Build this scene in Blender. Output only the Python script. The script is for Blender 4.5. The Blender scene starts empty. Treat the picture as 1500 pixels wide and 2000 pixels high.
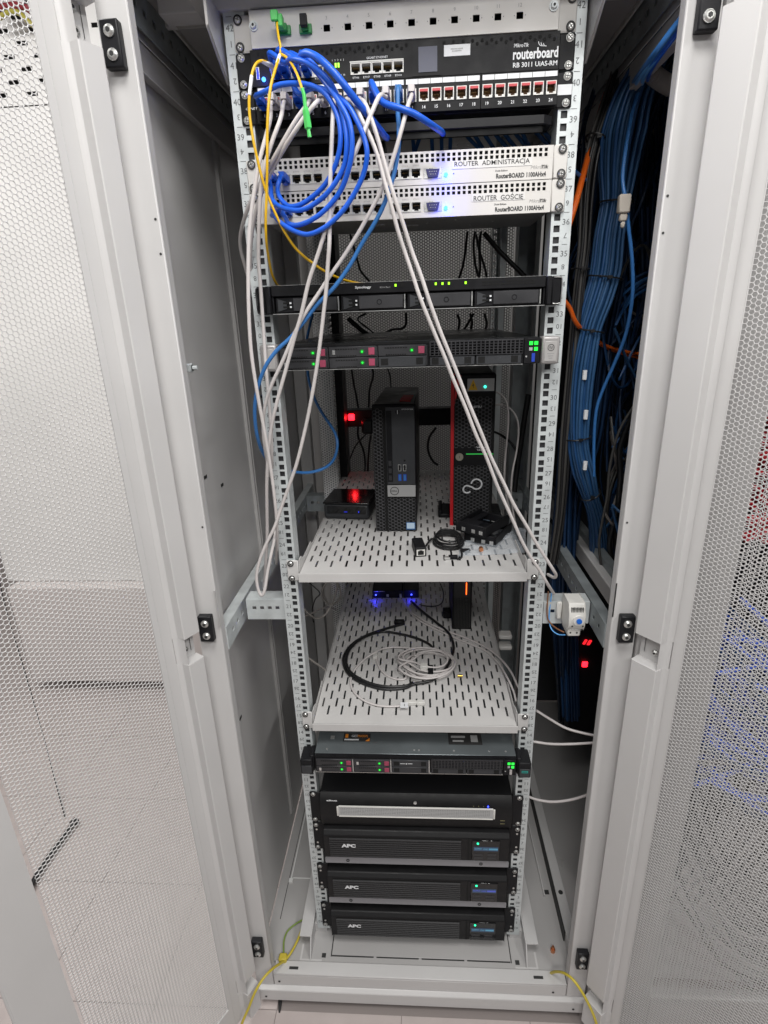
import bpy, math, random
import numpy as np
from mathutils import Vector, Matrix
random.seed(7); np.random.seed(7)
SC = bpy.context.scene; COL = SC.collection
R_ = math.radians
# ---------------------------------------------------------------- camera (solved from the 44.45 mm rack pitch)
CAM = np.array([0.013448, -0.960308, 1.460206]); ROT = (1.228689, 0.031787, 0.053485); FPX = 1076.1
cd = bpy.data.cameras.new('camera'); cam = bpy.data.objects.new('camera', cd); COL.objects.link(cam)
cam.location = CAM; cam.rotation_euler = ROT
cd.sensor_fit = 'VERTICAL'; cd.sensor_height = 24; cd.lens = 24 * FPX / 2000; cd.clip_start = 0.02; cd.clip_end = 50
SC.camera = cam
# ---------------------------------------------------------------- room light: unseen server room ceiling lamps, left and right ones added, grey ambient
w = bpy.data.worlds.new('World'); SC.world = w; w.use_nodes = True
w.node_tree.nodes['Background'].inputs[0].default_value = (0.95, 0.97, 1.0, 1); w.node_tree.nodes['Background'].inputs[1].default_value = 0.13
def area(name, loc, sx, sy, power, rot=(0, 0, 0), col=(1, 0.985, 0.96)):
    l = bpy.data.lights.new(name, 'AREA'); l.shape = 'RECTANGLE'; l.size = sx; l.size_y = sy; l.energy = power; l.color = col
    o = bpy.data.objects.new(name, l); COL.objects.link(o); o.location = loc; o.rotation_euler = rot
    return o
area('unseen_ceiling_lamp', (0.1, -2.3, 2.70), 1.2, 0.3, 31, (R_(28), 0, 0))
area('unseen_ceiling_lamp', (0.05, -0.95, 2.75), 0.6, 0.6, 26)
area('unseen_ceiling_lamp', (-1.5, -0.1, 2.75), 1.2, 0.6, 45)  # added lamp, brightens the area beyond the left door
area('unseen_ceiling_lamp', (1.3, -1.3, 2.75), 0.12, 1.2, 32)  # added narrow lamp, throws light streaks onto the left side panel
area('unseen_ceiling_lamp', (0.0, 1.75, 2.6), 1.2, 0.4, 2.0)
SC.view_settings.view_transform = 'Standard'; SC.view_settings.look = 'None'; SC.view_settings.exposure = 0.0; SC.view_settings.gamma = 1.0
SC.cycles.max_bounces = 6; SC.cycles.diffuse_bounces = 4; SC.cycles.glossy_bounces = 3; SC.cycles.transparent_max_bounces = 6
SC.cycles.sample_clamp_indirect = 3.0
# ---------------------------------------------------------------- pixel -> world on a plane of known depth or height
_M = np.array(Matrix.Rotation(ROT[2], 3, 'Z') @ Matrix.Rotation(ROT[1], 3, 'Y') @ Matrix.Rotation(ROT[0], 3, 'X'))
def P(px, py, y=None, z=None, x=None):
    d = _M @ np.array([(px - 750) / FPX, -(py - 1000) / FPX, -1.0])
    if y is not None: t = (y - CAM[1]) / d[1]
    elif z is not None: t = (z - CAM[2]) / d[2]
    else: t = (x - CAM[0]) / d[0]
    return CAM + t * d
U = 0.04445
FLOOR = -0.13
# ---------------------------------------------------------------- materials
MATS = {}
def mat(name, col, rough=0.5, metal=0.0, noise=0.0, nscale=20, bump=0.0, bscale=200, emit=None, estr=0, spec=None, alpha=None, coat=0, stretch=None):
    if name in MATS: return MATS[name]
    m = bpy.data.materials.new(name); m.use_nodes = True; nt = m.node_tree; b = nt.nodes['Principled BSDF']
    b.inputs['Base Color'].default_value = (*col, 1); b.inputs['Roughness'].default_value = rough; b.inputs['Metallic'].default_value = metal
    if spec is not None: b.inputs['Specular IOR Level'].default_value = spec
    if coat: b.inputs['Coat Weight'].default_value = coat
    if emit: b.inputs['Emission Color'].default_value = (*emit, 1); b.inputs['Emission Strength'].default_value = estr
    if alpha is not None: b.inputs['Alpha'].default_value = alpha
    if noise or bump:
        tc = nt.nodes.new('ShaderNodeTexCoord'); mp = nt.nodes.new('ShaderNodeMapping'); nt.links.new(tc.outputs['Object'], mp.inputs[0])
        if stretch: mp.inputs['Scale'].default_value = stretch
    if noise:
        n = nt.nodes.new('ShaderNodeTexNoise'); n.inputs['Scale'].default_value = nscale; n.inputs['Detail'].default_value = 5; nt.links.new(mp.outputs[0], n.inputs['Vector'])
        cr = nt.nodes.new('ShaderNodeMapRange'); cr.inputs[1].default_value = 0.3; cr.inputs[2].default_value = 0.7
        cr.inputs[3].default_value = 1 - noise; cr.inputs[4].default_value = 1 + noise; nt.links.new(n.outputs[0], cr.inputs[0])
        mx = nt.nodes.new('ShaderNodeVectorMath'); mx.operation = 'SCALE'; mx.inputs[0].default_value = col; nt.links.new(cr.outputs[0], mx.inputs['Scale'])
        nt.links.new(mx.outputs[0], b.inputs['Base Color'])
        r2 = nt.nodes.new('ShaderNodeMapRange'); r2.inputs[1].default_value = 0.3; r2.inputs[2].default_value = 0.7
        r2.inputs[3].default_value = max(rough - 0.08, 0.03); r2.inputs[4].default_value = min(rough + 0.1, 1); nt.links.new(n.outputs[0], r2.inputs[0]); nt.links.new(r2.outputs[0], b.inputs['Roughness'])
    if bump:
        n2 = nt.nodes.new('ShaderNodeTexNoise'); n2.inputs['Scale'].default_value = bscale; n2.inputs['Detail'].default_value = 3; nt.links.new(mp.outputs[0], n2.inputs['Vector'])
        bp = nt.nodes.new('ShaderNodeBump'); bp.inputs['Strength'].default_value = bump; bp.inputs['Distance'].default_value = 0.001
        nt.links.new(n2.outputs[0], bp.inputs['Height']); nt.links.new(bp.outputs[0], b.inputs['Normal'])
    MATS[name] = m; return m
WHITE = mat('powder_coat_light_grey', (0.56, 0.55, 0.545), 0.42, 0, 0.03, 6, 0.12, 900)
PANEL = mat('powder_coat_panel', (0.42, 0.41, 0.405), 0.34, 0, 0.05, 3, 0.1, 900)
SHELF = mat('shelf_paint', (0.56, 0.55, 0.54), 0.45, 0, 0.05, 9, 0.15, 900)
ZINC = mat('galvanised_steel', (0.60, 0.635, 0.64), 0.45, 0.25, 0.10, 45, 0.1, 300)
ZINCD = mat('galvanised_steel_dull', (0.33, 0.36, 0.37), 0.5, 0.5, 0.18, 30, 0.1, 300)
BLACK = mat('black_plastic', (0.010, 0.010, 0.0115), 0.46, 0, 0.15, 40, 0.15, 700, spec=0.18)
BLKM = mat('black_painted_metal', (0.011, 0.011, 0.013), 0.42, 0, 0.15, 25, 0.15, 800, spec=0.25)
GLOSS = mat('gloss_black', (0.006, 0.006, 0.007), 0.12, 0)
VOID = mat('void_black', (0.004, 0.004, 0.004), 0.9)
CHAR = mat('charcoal_plastic', (0.026, 0.026, 0.029), 0.45, 0, 0.12, 30, 0.2, 600)
GREYD = mat('dark_grey_plastic', (0.030, 0.032, 0.036), 0.5, 0, 0.1, 30, 0.2, 500)
SILVER = mat('silver', (0.62, 0.62, 0.61), 0.3, 0.7, 0.08, 60)
CHROME = mat('bright_steel', (0.66, 0.66, 0.64), 0.32, 0.85, 0.06, 90)
RTR = mat('router_cream_paint', (0.66, 0.64, 0.61), 0.4, 0, 0.03, 20, 0.1, 900)
PWHITE = mat('print_white', (0.75, 0.76, 0.78), 0.5)
PGREY = mat('print_grey', (0.33, 0.33, 0.33), 0.6)
PBLACK = mat('print_black', (0.03, 0.03, 0.03), 0.6)
STICK = mat('label_paper', (0.72, 0.73, 0.75), 0.55, 0, 0.03, 60)
PGRY2 = mat('lcd_off', (0.15, 0.155, 0.19), 0.65, spec=0.15)
RED = mat('red_plastic', (0.55, 0.012, 0.018), 0.4)
REDP = mat('red_port_tab', (0.50, 0.05, 0.06), 0.5)
MAROON = mat('maroon_latch', (0.33, 0.05, 0.10), 0.5)
GOLD = mat('port_contacts', (0.16, 0.09, 0.045), 0.5, 0.2)
BRASS = mat('brass', (0.72, 0.47, 0.10), 0.28, 0.9)
GREEN = mat('apc_green', (0.015, 0.27, 0.06), 0.4)
LGREEN = mat('light_green_connector', (0.08, 0.58, 0.12), 0.4)
CBLUE = mat('cable_blue', (0.010, 0.105, 0.62), 0.36, 0, 0.06, 40)
CSTEEL = mat('cable_steel_blue', (0.035, 0.16, 0.43), 0.4, 0, 0.06, 40)
CBUN = mat('cable_bundle_blue_shaded', (0.026, 0.085, 0.195), 0.42, 0, 0.1, 30)  # steel blue dimmed in colour, as the bundles lie deeper in shade
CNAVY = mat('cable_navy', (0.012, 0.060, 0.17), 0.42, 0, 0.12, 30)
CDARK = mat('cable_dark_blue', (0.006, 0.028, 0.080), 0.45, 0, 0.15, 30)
CGREY = mat('cable_grey', (0.60, 0.565, 0.555), 0.40, 0, 0.04, 30)
CYEL = mat('cable_yellow', (0.74, 0.44, 0.010), 0.4, 0, 0.05, 40)
CYELD = mat('earth_yellow', (0.55, 0.44, 0.05), 0.45, 0, 0.06, 40)
CYGR = mat('earth_yellow_green', (0.20, 0.30, 0.05), 0.45)
CBLK = mat('cable_black', (0.012, 0.012, 0.013), 0.38, 0, 0.1, 40)
CDGR = mat('cable_dark_grey', (0.06, 0.058, 0.055), 0.5)
CORG = mat('cable_orange', (0.72, 0.12, 0.008), 0.42)
CRED = mat('cable_red', (0.78, 0.03, 0.05), 0.42)
CBLU2 = mat('cable_bright_blue', (0.10, 0.20, 0.92), 0.42)
CLBL = mat('cable_light_blue', (0.12, 0.38, 0.80), 0.42)
CBRN = mat('cable_brown', (0.20, 0.08, 0.03), 0.45)
WPL = mat('white_plastic', (0.66, 0.65, 0.62), 0.4, 0, 0.03, 30, 0.1, 500)
BDIAL = mat('blue_dial', (0.01, 0.14, 0.60), 0.35)
COPPER = mat('copper', (0.6, 0.25, 0.12), 0.35, 0.8)
ORNG = mat('orange_print', (0.85, 0.28, 0.03), 0.5)
TEAL = mat('teal_badge', (0.01, 0.33, 0.28), 0.4)
HPTOP = mat('server_lid_steel', (0.19, 0.215, 0.225), 0.38, 0.55, 0.10, 14, 0.08, 500)
YEL = mat('warning_yellow', (0.75, 0.45, 0.02), 0.5)
FOIL = mat('silver_sticker', (0.40, 0.40, 0.40), 0.45)
INTEL = mat('pale_blue_sticker', (0.45, 0.58, 0.72), 0.35)
INTELD = mat('blue_sticker_edge', (0.02, 0.10, 0.28), 0.4)
USBB = mat('usb_blue', (0.02, 0.06, 0.45), 0.4)
MESHG = mat('white_grille', (0.42, 0.42, 0.42), 0.4)
def led(n, c, s): return mat(n, (0.01, 0.01, 0.01), 0.3, emit=c, estr=s)
LG = led('led_green', (0.02, 1.0, 0.06), 1.7); LGD = led('led_green_ring', (0.02, 0.8, 0.06), 0.35); LYG = led('led_lime', (0.35, 1.0, 0.02), 2.5); LB = led('led_blue', (0.07, 0.36, 1.0), 2.8)
LB2 = led('led_blue_small', (0.03, 0.05, 1.0), 9); LR = led('led_red', (1.0, 0.01, 0.02), 6); LO = led('led_orange', (1.0, 0.10, 0.01), 5)
LT = led('led_teal', (0.02, 1.0, 0.40), 2.5); LA = led('led_amber', (1.0, 0.50, 0.03), 6)
LCD = led('lcd_lit', (0.12, 0.42, 0.62), 0.55); LCD2 = led('lcd_lit_violet', (0.10, 0.14, 0.75), 0.55)
# ---------------------------------------------------------------- mesh builder
ORG = {}
class MB:
    def __init__(s): s.v = []; s.f = []; s.m = []; s.n = 0
    def add(s, vs, fs, mi=0):
        b = s.n; s.v.extend([tuple(map(float, q)) for q in vs]); s.n += len(vs)
        s.f.extend([tuple(i + b for i in f) for f in fs]); s.m.extend([mi] * len(fs)); return s
    def box(s, x0, x1, y0, y1, z0, z1, mi=0):
        x0, x1 = sorted((x0, x1)); y0, y1 = sorted((y0, y1)); z0, z1 = sorted((z0, z1))
        return s.add([(x0, y0, z0), (x1, y0, z0), (x1, y1, z0), (x0, y1, z0), (x0, y0, z1), (x1, y0, z1), (x1, y1, z1), (x0, y1, z1)],
                     [(0, 3, 2, 1), (4, 5, 6, 7), (0, 1, 5, 4), (1, 2, 6, 5), (2, 3, 7, 6), (3, 0, 4, 7)], mi)
    def prism(s, poly, ax, a0, a1, mi=0):
        # poly: 2D points in the two other axes, extruded along ax ('x','y','z')
        n = len(poly); vs = []
        for a in (a0, a1):
            for p, q in poly:
                vs.append({'x': (a, p, q), 'y': (p, a, q), 'z': (p, q, a)}[ax])
        fs = [tuple(range(n)), tuple(range(2 * n - 1, n - 1, -1))] + [(i, (i + 1) % n, n + (i + 1) % n, n + i) for i in range(n)]
        return s.add(vs, fs, mi)
    def cyl(s, c, ax, r, h, n=12, mi=0, r2=None):
        r2 = r if r2 is None else r2; vs = []
        for k, (rr, hh) in enumerate(((r, 0), (r2, h))):
            for i in range(n):
                a = 2 * math.pi * (i + 0.5) / n; p, q = rr * math.cos(a), rr * math.sin(a)
                vs.append({'x': (c[0] + hh, c[1] + p, c[2] + q), 'y': (c[0] + p, c[1] + hh, c[2] + q), 'z': (c[0] + p, c[1] + q, c[2] + hh)}[ax])
        return s.add(vs, [tuple(range(n)), tuple(range(2 * n - 1, n - 1, -1))] + [(i, (i + 1) % n, n + (i + 1) % n, n + i) for i in range(n)], mi)
    def ring(s, c, ax, r0, r1, h, n=20, mi=0, a0=0, a1=360):
        full = a1 - a0 >= 360; k = n if full else n + 1; vs = []
        for i in range(k):
            a = R_(a0 + (a1 - a0) * i / n)
            for rr, hh in ((r0, 0), (r1, 0), (r1, h), (r0, h)):
                p, q = rr * math.cos(a), rr * math.sin(a)
                vs.append({'x': (c[0] + hh, c[1] + p, c[2] + q), 'y': (c[0] + p, c[1] + hh, c[2] + q), 'z': (c[0] + p, c[1] + q, c[2] + hh)}[ax])
        fs = []
        for i in range(n):
            j = (i + 1) % k
            for e in range(4): fs.append((4 * i + e, 4 * i + (e + 1) % 4, 4 * j + (e + 1) % 4, 4 * j + e))
        if not full: fs += [(0, 1, 2, 3), (4 * n + 3, 4 * n + 2, 4 * n + 1, 4 * n)]
        return s.add(vs, fs, mi)
    def tube(s, pts, r, n=8, mi=0, cap=True):
        pts = np.array(pts, float); k = len(pts); rr = np.broadcast_to(np.array(r, float), (k,))
        T = np.gradient(pts, axis=0); T /= np.linalg.norm(T, axis=1)[:, None] + 1e-12
        a = np.array([0, 0, 1.0]) if abs(T[0][2]) < 0.9 else np.array([1.0, 0, 0])
        N = np.cross(T[0], a); N /= np.linalg.norm(N); vs = []
        for i in range(k):
            N = N - T[i] * (N @ T[i]); N /= np.linalg.norm(N) + 1e-12; B = np.cross(T[i], N)
            for j in range(n):
                an = 2 * math.pi * j / n; vs.append(pts[i] + rr[i] * (math.cos(an) * N + math.sin(an) * B))
        fs = [(i * n + j, i * n + (j + 1) % n, (i + 1) * n + (j + 1) % n, (i + 1) * n + j) for i in range(k - 1) for j in range(n)]
        if cap: fs += [tuple(range(n - 1, -1, -1)), tuple((k - 1) * n + j for j in range(n))]
        return s.add(vs, fs, mi)
    def plate(s, us, vs_, solid, T, th, mi=0, wi=None):
        """sheet of thickness th with rectangular openings; solid[i][j] per cell, i along us, j along vs_; T(u, v, w)->xyz"""
        wi = mi if wi is None else wi
        nu, nv = len(us) - 1, len(vs_) - 1
        q = lambda a, m_: s.add(a, [(0, 1, 2, 3)], m_)
        for i in range(nu):
            j = 0
            while j < nv:
                if solid[i][j]:
                    k = j
                    while k < nv and solid[i][k]: k += 1
                    u0, u1, v0, v1 = us[i], us[i + 1], vs_[j], vs_[k]
                    q([T(u0, v0, 0), T(u1, v0, 0), T(u1, v1, 0), T(u0, v1, 0)], mi)
                    q([T(u0, v0, th), T(u0, v1, th), T(u1, v1, th), T(u1, v0, th)], mi)
                    j = k
                else: j += 1
        S = lambda i, j: 0 <= i < nu and 0 <= j < nv and solid[i][j]
        for i in range(nu + 1):
            j = 0
            while j < nv:
                if S(i - 1, j) != S(i, j):
                    k = j; a = S(i, j)
                    while k < nv and S(i - 1, k) != S(i, k) and S(i, k) == a: k += 1
                    q([T(us[i], vs_[j], 0), T(us[i], vs_[k], 0), T(us[i], vs_[k], th), T(us[i], vs_[j], th)], wi); j = k
                else: j += 1
        for j in range(nv + 1):
            i = 0
            while i < nu:
                if S(i, j - 1) != S(i, j):
                    k = i; a = S(i, j)
                    while k < nu and S(k, j - 1) != S(k, j) and S(k, j) == a: k += 1
                    q([T(us[i], vs_[j], 0), T(us[k], vs_[j], 0), T(us[k], vs_[j], th), T(us[i], vs_[j], th)], wi); i = k
                else: i += 1
        return s
    def mesh(s, name, mats, off=(0, 0, 0), smooth=35):
        me = bpy.data.meshes.new(name); V = np.array(s.v, float).reshape(-1, 3) - np.array(off)
        me.from_pydata(V.tolist(), [], s.f)
        for m_ in (mats if isinstance(mats, (list, tuple)) else [mats]): me.materials.append(m_)
        me.polygons.foreach_set('material_index', s.m)
        if smooth:
            me.polygons.foreach_set('use_smooth', [True] * len(s.f)); me.set_sharp_from_angle(angle=R_(smooth))
        me.update(); return me
    def build(s, name, mats, parent=None, bev=0, smooth=35, local=False, seg=1):
        V = np.array(s.v, float)
        if parent is not None: off = (0, 0, 0) if local else ORG[parent.name]
        else: off = ((V[:, 0].min() + V[:, 0].max()) / 2, (V[:, 1].min() + V[:, 1].max()) / 2, V[:, 2].min())
        o = bpy.data.objects.new(name, s.mesh(name, mats, off, smooth)); COL.objects.link(o)
        if parent is not None: o.parent = parent; ORG[o.name] = ORG[parent.name]
        else: o.location = off; ORG[o.name] = off
        if bev:
            b = o.modifiers.new('edge', 'BEVEL'); b.width = bev; b.segments = seg; b.limit_method = 'ANGLE'; b.angle_limit = R_(40); b.harden_normals = False
        return o
def tag(o, label=None, cat=None, group=None, kind=None):
    if label: o['label'] = label
    if cat: o['category'] = cat
    if group: o['group'] = group
    if kind: o['kind'] = kind
    return o
def thing(name, label, cat, loc, group=None, rz=0):
    o = bpy.data.objects.new(name, None); COL.objects.link(o); o.location = loc; o.rotation_euler = (0, 0, rz)
    o.empty_display_size = 0.02; ORG[o.name] = tuple(loc); return tag(o, label, cat, group)
def inst(me, name, parent, loc, local=False, rot=None):
    o = bpy.data.objects.new(name, me); COL.objects.link(o); o.parent = parent
    of = (0, 0, 0) if local else ORG[parent.name]
    o.location = tuple(a - b for a, b in zip(loc, of)); ORG[o.name] = tuple(loc) if not local else (0, 0, 0)
    if rot: o.rotation_euler = rot
    return o
# text -> verts/faces in the XZ plane facing -Y, centred
_TC = {}
def tmesh(sx, res=2, bold=0, shear=0):
    key = (sx, res, bold, shear)
    if key in _TC: return _TC[key]
    c = bpy.data.curves.new('t', 'FONT'); c.body = sx; c.size = 1; c.resolution_u = res; c.offset = bold; c.shear = shear
    o = bpy.data.objects.new('t', c); COL.objects.link(o)
    me = bpy.data.meshes.new_from_object(o.evaluated_get(bpy.context.evaluated_depsgraph_get()))
    V = np.array([v.co[:] for v in me.vertices]).reshape(-1, 3); F = [tuple(p.vertices) for p in me.polygons]
    bpy.data.objects.remove(o); bpy.data.meshes.remove(me); bpy.data.curves.remove(c)
    _TC[key] = (V, F); return _TC[key]
def txt(mb, sx, x, y, z, h, width=None, rot=0, mi=0, bold=0, shear=0, align='c', plane='xz', yaw=0):
    """h = capital height; width = total width (stretches); centre at x,z"""
    V, F = tmesh(sx, 2, bold, shear)
    if len(V) == 0: return
    mn, mxx = V[:, :2].min(0), V[:, :2].max(0); W = V[:, :2] - (mn + mxx) / 2
    sc = h / max(mxx[1] - mn[1], 1e-6); sw = (width / max(mxx[0] - mn[0], 1e-6)) if width else sc
    W = W * np.array([sw, sc]); ww = (mxx[0] - mn[0]) * sw
    if align == 'l': W[:, 0] += ww / 2
    if align == 'r': W[:, 0] -= ww / 2
    a = R_(rot); W = np.stack([W[:, 0] * math.cos(a) - W[:, 1] * math.sin(a), W[:, 0] * math.sin(a) + W[:, 1] * math.cos(a)], 1)
    if plane == 'xz': vs = [(x + p, y, z + q) for p, q in W]
    else: vs = [(x + p, y + q, z) for p, q in W]
    mb.add(vs, F, mi)
def text(sx, x, y, z, h, m, parent, name='lettering', **k):
    mb = MB(); txt(mb, sx, x, y, z, h, **k); return mb.build(name, m, parent, smooth=0)
# spline + cables
def spline(pts, per=7):
    p = np.array(pts, float); p = np.vstack([2 * p[0] - p[1], p, 2 * p[-1] - p[-2]]); out = []
    for i in range(1, len(p) - 2):
        for t in np.linspace(0, 1, per, endpoint=False):
            a, b, c, d = p[i - 1], p[i], p[i + 1], p[i + 2]
            out.append(0.5 * ((2 * b) + (-a + c) * t + (2 * a - 5 * b + 4 * c - d) * t * t + (-a + 3 * b - 3 * c + d) * t ** 3))
    out.append(p[-2]); out = np.array(out)
    for _ in range(2): out[1:-1] = out[1:-1] * 0.5 + 0.25 * (out[:-2] + out[2:])
    return out
def pw(pts): return [P(a[0], a[1], y=a[2]) for a in pts]
def cable(name, label, cat, m, pts, r=0.003, group=None, parent=None, world=False, n=8, per=7, z=None):
    if z is not None: q = [P(a[0], a[1], z=z if len(a) < 3 else a[2]) for a in pts]
    else: q = pts if world else pw(pts)
    mb = MB(); mb.tube(spline(q, per), r, n); o = mb.build(name, m, parent, smooth=60)
    if parent is None: tag(o, label, cat, group)
    return o
# ---------------------------------------------------------------- shared pieces
def screw_mesh(ring):
    b = MB()
    if ring: b.ring((0, 0.0, 0), 'y', 0.0046, 0.0062, -0.0018, 16, 1)
    b.cyl((0, 0.0, 0), 'y', 0.0051, -0.0012, 14, 0); b.cyl((0, -0.0012, 0), 'y', 0.0048, -0.0018, 14, 0, 0.0028)
    b.box(-0.0026, 0.0026, -0.0034, -0.0026, -0.0005, 0.0005, 1); b.box(-0.0005, 0.0005, -0.0035, -0.0026, -0.0026, 0.0026, 1)
    return b.mesh('screw', [CHROME, PBLACK])
SCR = screw_mesh(False); SCRW = screw_mesh(True)
def port_mesh(fr, inner, red=False, w=0.0148, h=0.0140):
    b = MB(); t = 0.0012; hw, hh = w / 2, h / 2
    b.box(-hw, -hw + t, -0.001, 0.012, -hh, hh, 0); b.box(hw - t, hw, -0.001, 0.012, -hh, hh, 0)
    b.box(-hw + t, hw - t, -0.001, 0.012, -hh, -hh + t, 0); b.box(-hw + t, hw - t, -0.001, 0.012, hh - t, hh, 0)
    b.box(-hw + t, hw - t, 0.0105, 0.012, -hh + t, hh - t, 1)
    # stepped key way at the bottom corners
    b.box(-hw + t, -hw + 0.0042, -0.0006, 0.0105, -hh + t, -hh + 0.0032, 0); b.box(hw - 0.0042, hw - t, -0.0006, 0.0105, -hh + t, -hh + 0.0032, 0)
    if red: b.box(-hw + t, hw - t, -0.0016, 0.001, hh - 0.0042, hh - t, 2)
    for k in range(6): b.box(-0.0040 + k * 0.0015, -0.0036 + k * 0.0015, 0.003, 0.0105, 0.0018 if not red else 0.0, 0.0024 if not red else 0.0006, 3)
    return b.mesh('port', [fr, inner, REDP, mat('contact_dull', (0.28, 0.17, 0.06), 0.5, 0.4)])
PORTS = port_mesh(SILVER, VOID); PORTR = port_mesh(WPL, GOLD, True, 0.0140, 0.0160); PORTB = port_mesh(BLACK, VOID)
PORTRW = port_mesh(WPL, VOID)
def plug_mesh(m, L=0.030, w=0.0118, h=0.0105):
    b = MB()
    b.prism([(-w / 2, -h / 2), (w / 2, -h / 2), (w / 2, h / 2 - 0.002), (w / 2 - 0.002, h / 2), (-w / 2 + 0.002, h / 2), (-w / 2, h / 2 - 0.002)], 'y', 0.004, -L * 0.55)
    vs = []
    for y, a, c in ((-L * 0.55, w / 2 * 0.93, h / 2 * 0.93), (-L * 0.8, w / 2 * 0.8, h / 2 * 0.8), (-L, 0.0040, 0.0040)):
        vs += [(-a, y, -c), (a, y, -c), (a, y, c), (-a, y, c)]
    b.add(vs, [(i * 4 + j, i * 4 + (j + 1) % 4, (i + 1) * 4 + (j + 1) % 4, (i + 1) * 4 + j) for i in range(2) for j in range(4)] + [(8, 9, 10, 11)])
    b.box(-0.003, 0.003, -L * 0.6, 0.003, -h / 2 - 0.0028, -h / 2 - 0.0014, 0); b.box(-0.003, 0.003, -L * 0.6, -L * 0.5, -h / 2 - 0.0028, -h / 2, 0)
    return b.mesh('plug', [m, PBLACK])
PLB = plug_mesh(CBLUE); PLG = plug_mesh(CGREY); PLS = plug_mesh(CSTEEL)
# ================================================================ THE ROOM
def np_mesh(name, V, F, m):
    me = bpy.data.meshes.new(name); n = len(F)
    me.vertices.add(len(V)); me.vertices.foreach_set('co', V.ravel().astype(np.float32))
    me.loops.add(n * 4); me.loops.foreach_set('vertex_index', F.ravel().astype(np.int32))
    me.polygons.add(n); me.polygons.foreach_set('loop_start', np.arange(0, n * 4, 4, dtype=np.int32))
    me.materials.append(m); me.update(calc_edges=True); me.validate(); return me
def honey(name, u0, u1, v0, v1, p, wall, th, m, T, back=True, skip=None):
    """perforated sheet: flat-topped hexagonal openings, pitch p, web width wall"""
    dx = p * math.sqrt(3) / 2; cols = int((u1 - u0) / dx); rows = int((v1 - v0) / p)
    ci, rj = np.meshgrid(np.arange(cols), np.arange(rows), indexing='ij')
    cx = u0 + dx * (ci + 0.5); cy = v0 + p * (rj + 0.5 + 0.5 * (ci % 2) - 0.25)
    C = np.stack([cx.ravel(), cy.ravel()], 1)
    a = np.radians(np.arange(6) * 60); Ro = p / math.sqrt(3); Ri = Ro - wall / math.sqrt(3) * 1.0
    H = np.stack([np.cos(a), np.sin(a)], 1)
    out = C[:, None] + H[None] * Ro; inn = C[:, None] + H[None] * Ri; n = len(C)
    L = [(out, 0), (inn, 0), (inn, th)] + ([(out, th)] if back else [])
    V = np.concatenate([np.concatenate([q, np.full((n, 6, 1), z)], 2) for q, z in L], 1)  # n, 6*k, 3
    k = len(L) * 6; base = (np.arange(n) * k)[:, None, None]; F = []
    for li in range(len(L) - 1):
        for j in range(6):
            F.append([li * 6 + j, li * 6 + (j + 1) % 6, (li + 1) * 6 + (j + 1) % 6, (li + 1) * 6 + j])
    F = (np.array(F)[None] + base).reshape(-1, 4); V = V.reshape(-1, 3)
    return np_mesh(name, T(V), F, m)
FLO = mat('floor_vinyl', (0.45, 0.395, 0.38), 0.42, 0, 0.05, 14, 0.25, 350)
JOINT = mat('floor_joint', (0.24, 0.21, 0.20), 0.8)
b = MB(); b.box(-4, 3, -2.5, 3.2, FLOOR - 0.05, FLOOR - 0.0016); fl = tag(b.build('floor', JOINT), kind='structure')
b = MB(); b.box(-0.1515, 0.1515, -0.1515, 0.1515, -0.003, 0); tme = b.mesh('floor_tile', FLO)
for i in range(-11, 5):
    for j in range(-2, 10):
        if i > -2 and j > 0 or (i > -5 and j > 5) or (i < -6 and j < 1): continue
        inst(tme, 'floor_tile', fl, (0.1125 + i * 0.305, -0.27 + j * 0.305, FLOOR))
WALLM = mat('wall_paint', (0.50, 0.49, 0.475), 0.7, 0, 0.03, 3, 0.3, 120)
b = MB(); b.box(-4, 3, 2.6, 2.7, FLOOR, 3.0); tag(b.build('back_wall', WALLM), kind='structure')
b = MB(); b.box(-3.6, -3.5, -2.4, 2.6, FLOOR, 3.0); tag(b.build('side_wall', WALLM), kind='structure')
# white enclosure beyond the left door
PW = mat('enclosure_paint', (0.70, 0.685, 0.67), 0.45, 0, 0.03, 4, 0.1, 500)
WP2 = mat('plinth_paint', (0.58, 0.535, 0.52), 0.5, 0, 0.04, 4, 0.1, 500)
enc = thing('cooling_enclosure', 'tall plain white enclosure standing beyond the open left mesh door', 'enclosure', (-1.2, 1.3, FLOOR + 0.0))
b = MB(); b.box(-1.80, -0.55, 1.14, 1.9, 0.405, 2.15); b.build('upper_panel', PW, enc, bev=0.004)
b = MB(); b.box(-1.76, -0.555, 1.075, 1.89, FLOOR + 0.06, 0.404); b.build('lower_panel', WP2, enc, bev=0.001)
b = MB(); b.box(-1.70, -0.60, 1.18, 1.86, FLOOR, FLOOR + 0.06); b.build('foot', BLACK, enc)
us = [-1.80]; sol = []
xs = np.arange(-1.78, -0.60, 0.052)
for x in xs: us += [x, x + 0.040]
us.append(-0.55); vs = [2.156]
for z in np.arange(2.18, 2.66, 0.034): vs += [z, z + 0.013]
vs.append(2.70)
sol = [[not (i % 2 == 1 and j % 2 == 1 and ((i // 2 + j // 2) % 2 == 0)) for j in range(len(vs) - 1)] for i in range(len(us) - 1)]
b = MB(); b.plate(us, vs, sol, lambda u, v, w_: (u, 1.15 + w_, v), 0.003); b.build('slotted_grille', PW, enc)
b = MB(); b.box(-1.79, -0.56, 1.20, 1.22, 2.156, 2.69); b.build('grille_backing', VOID, enc)
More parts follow.
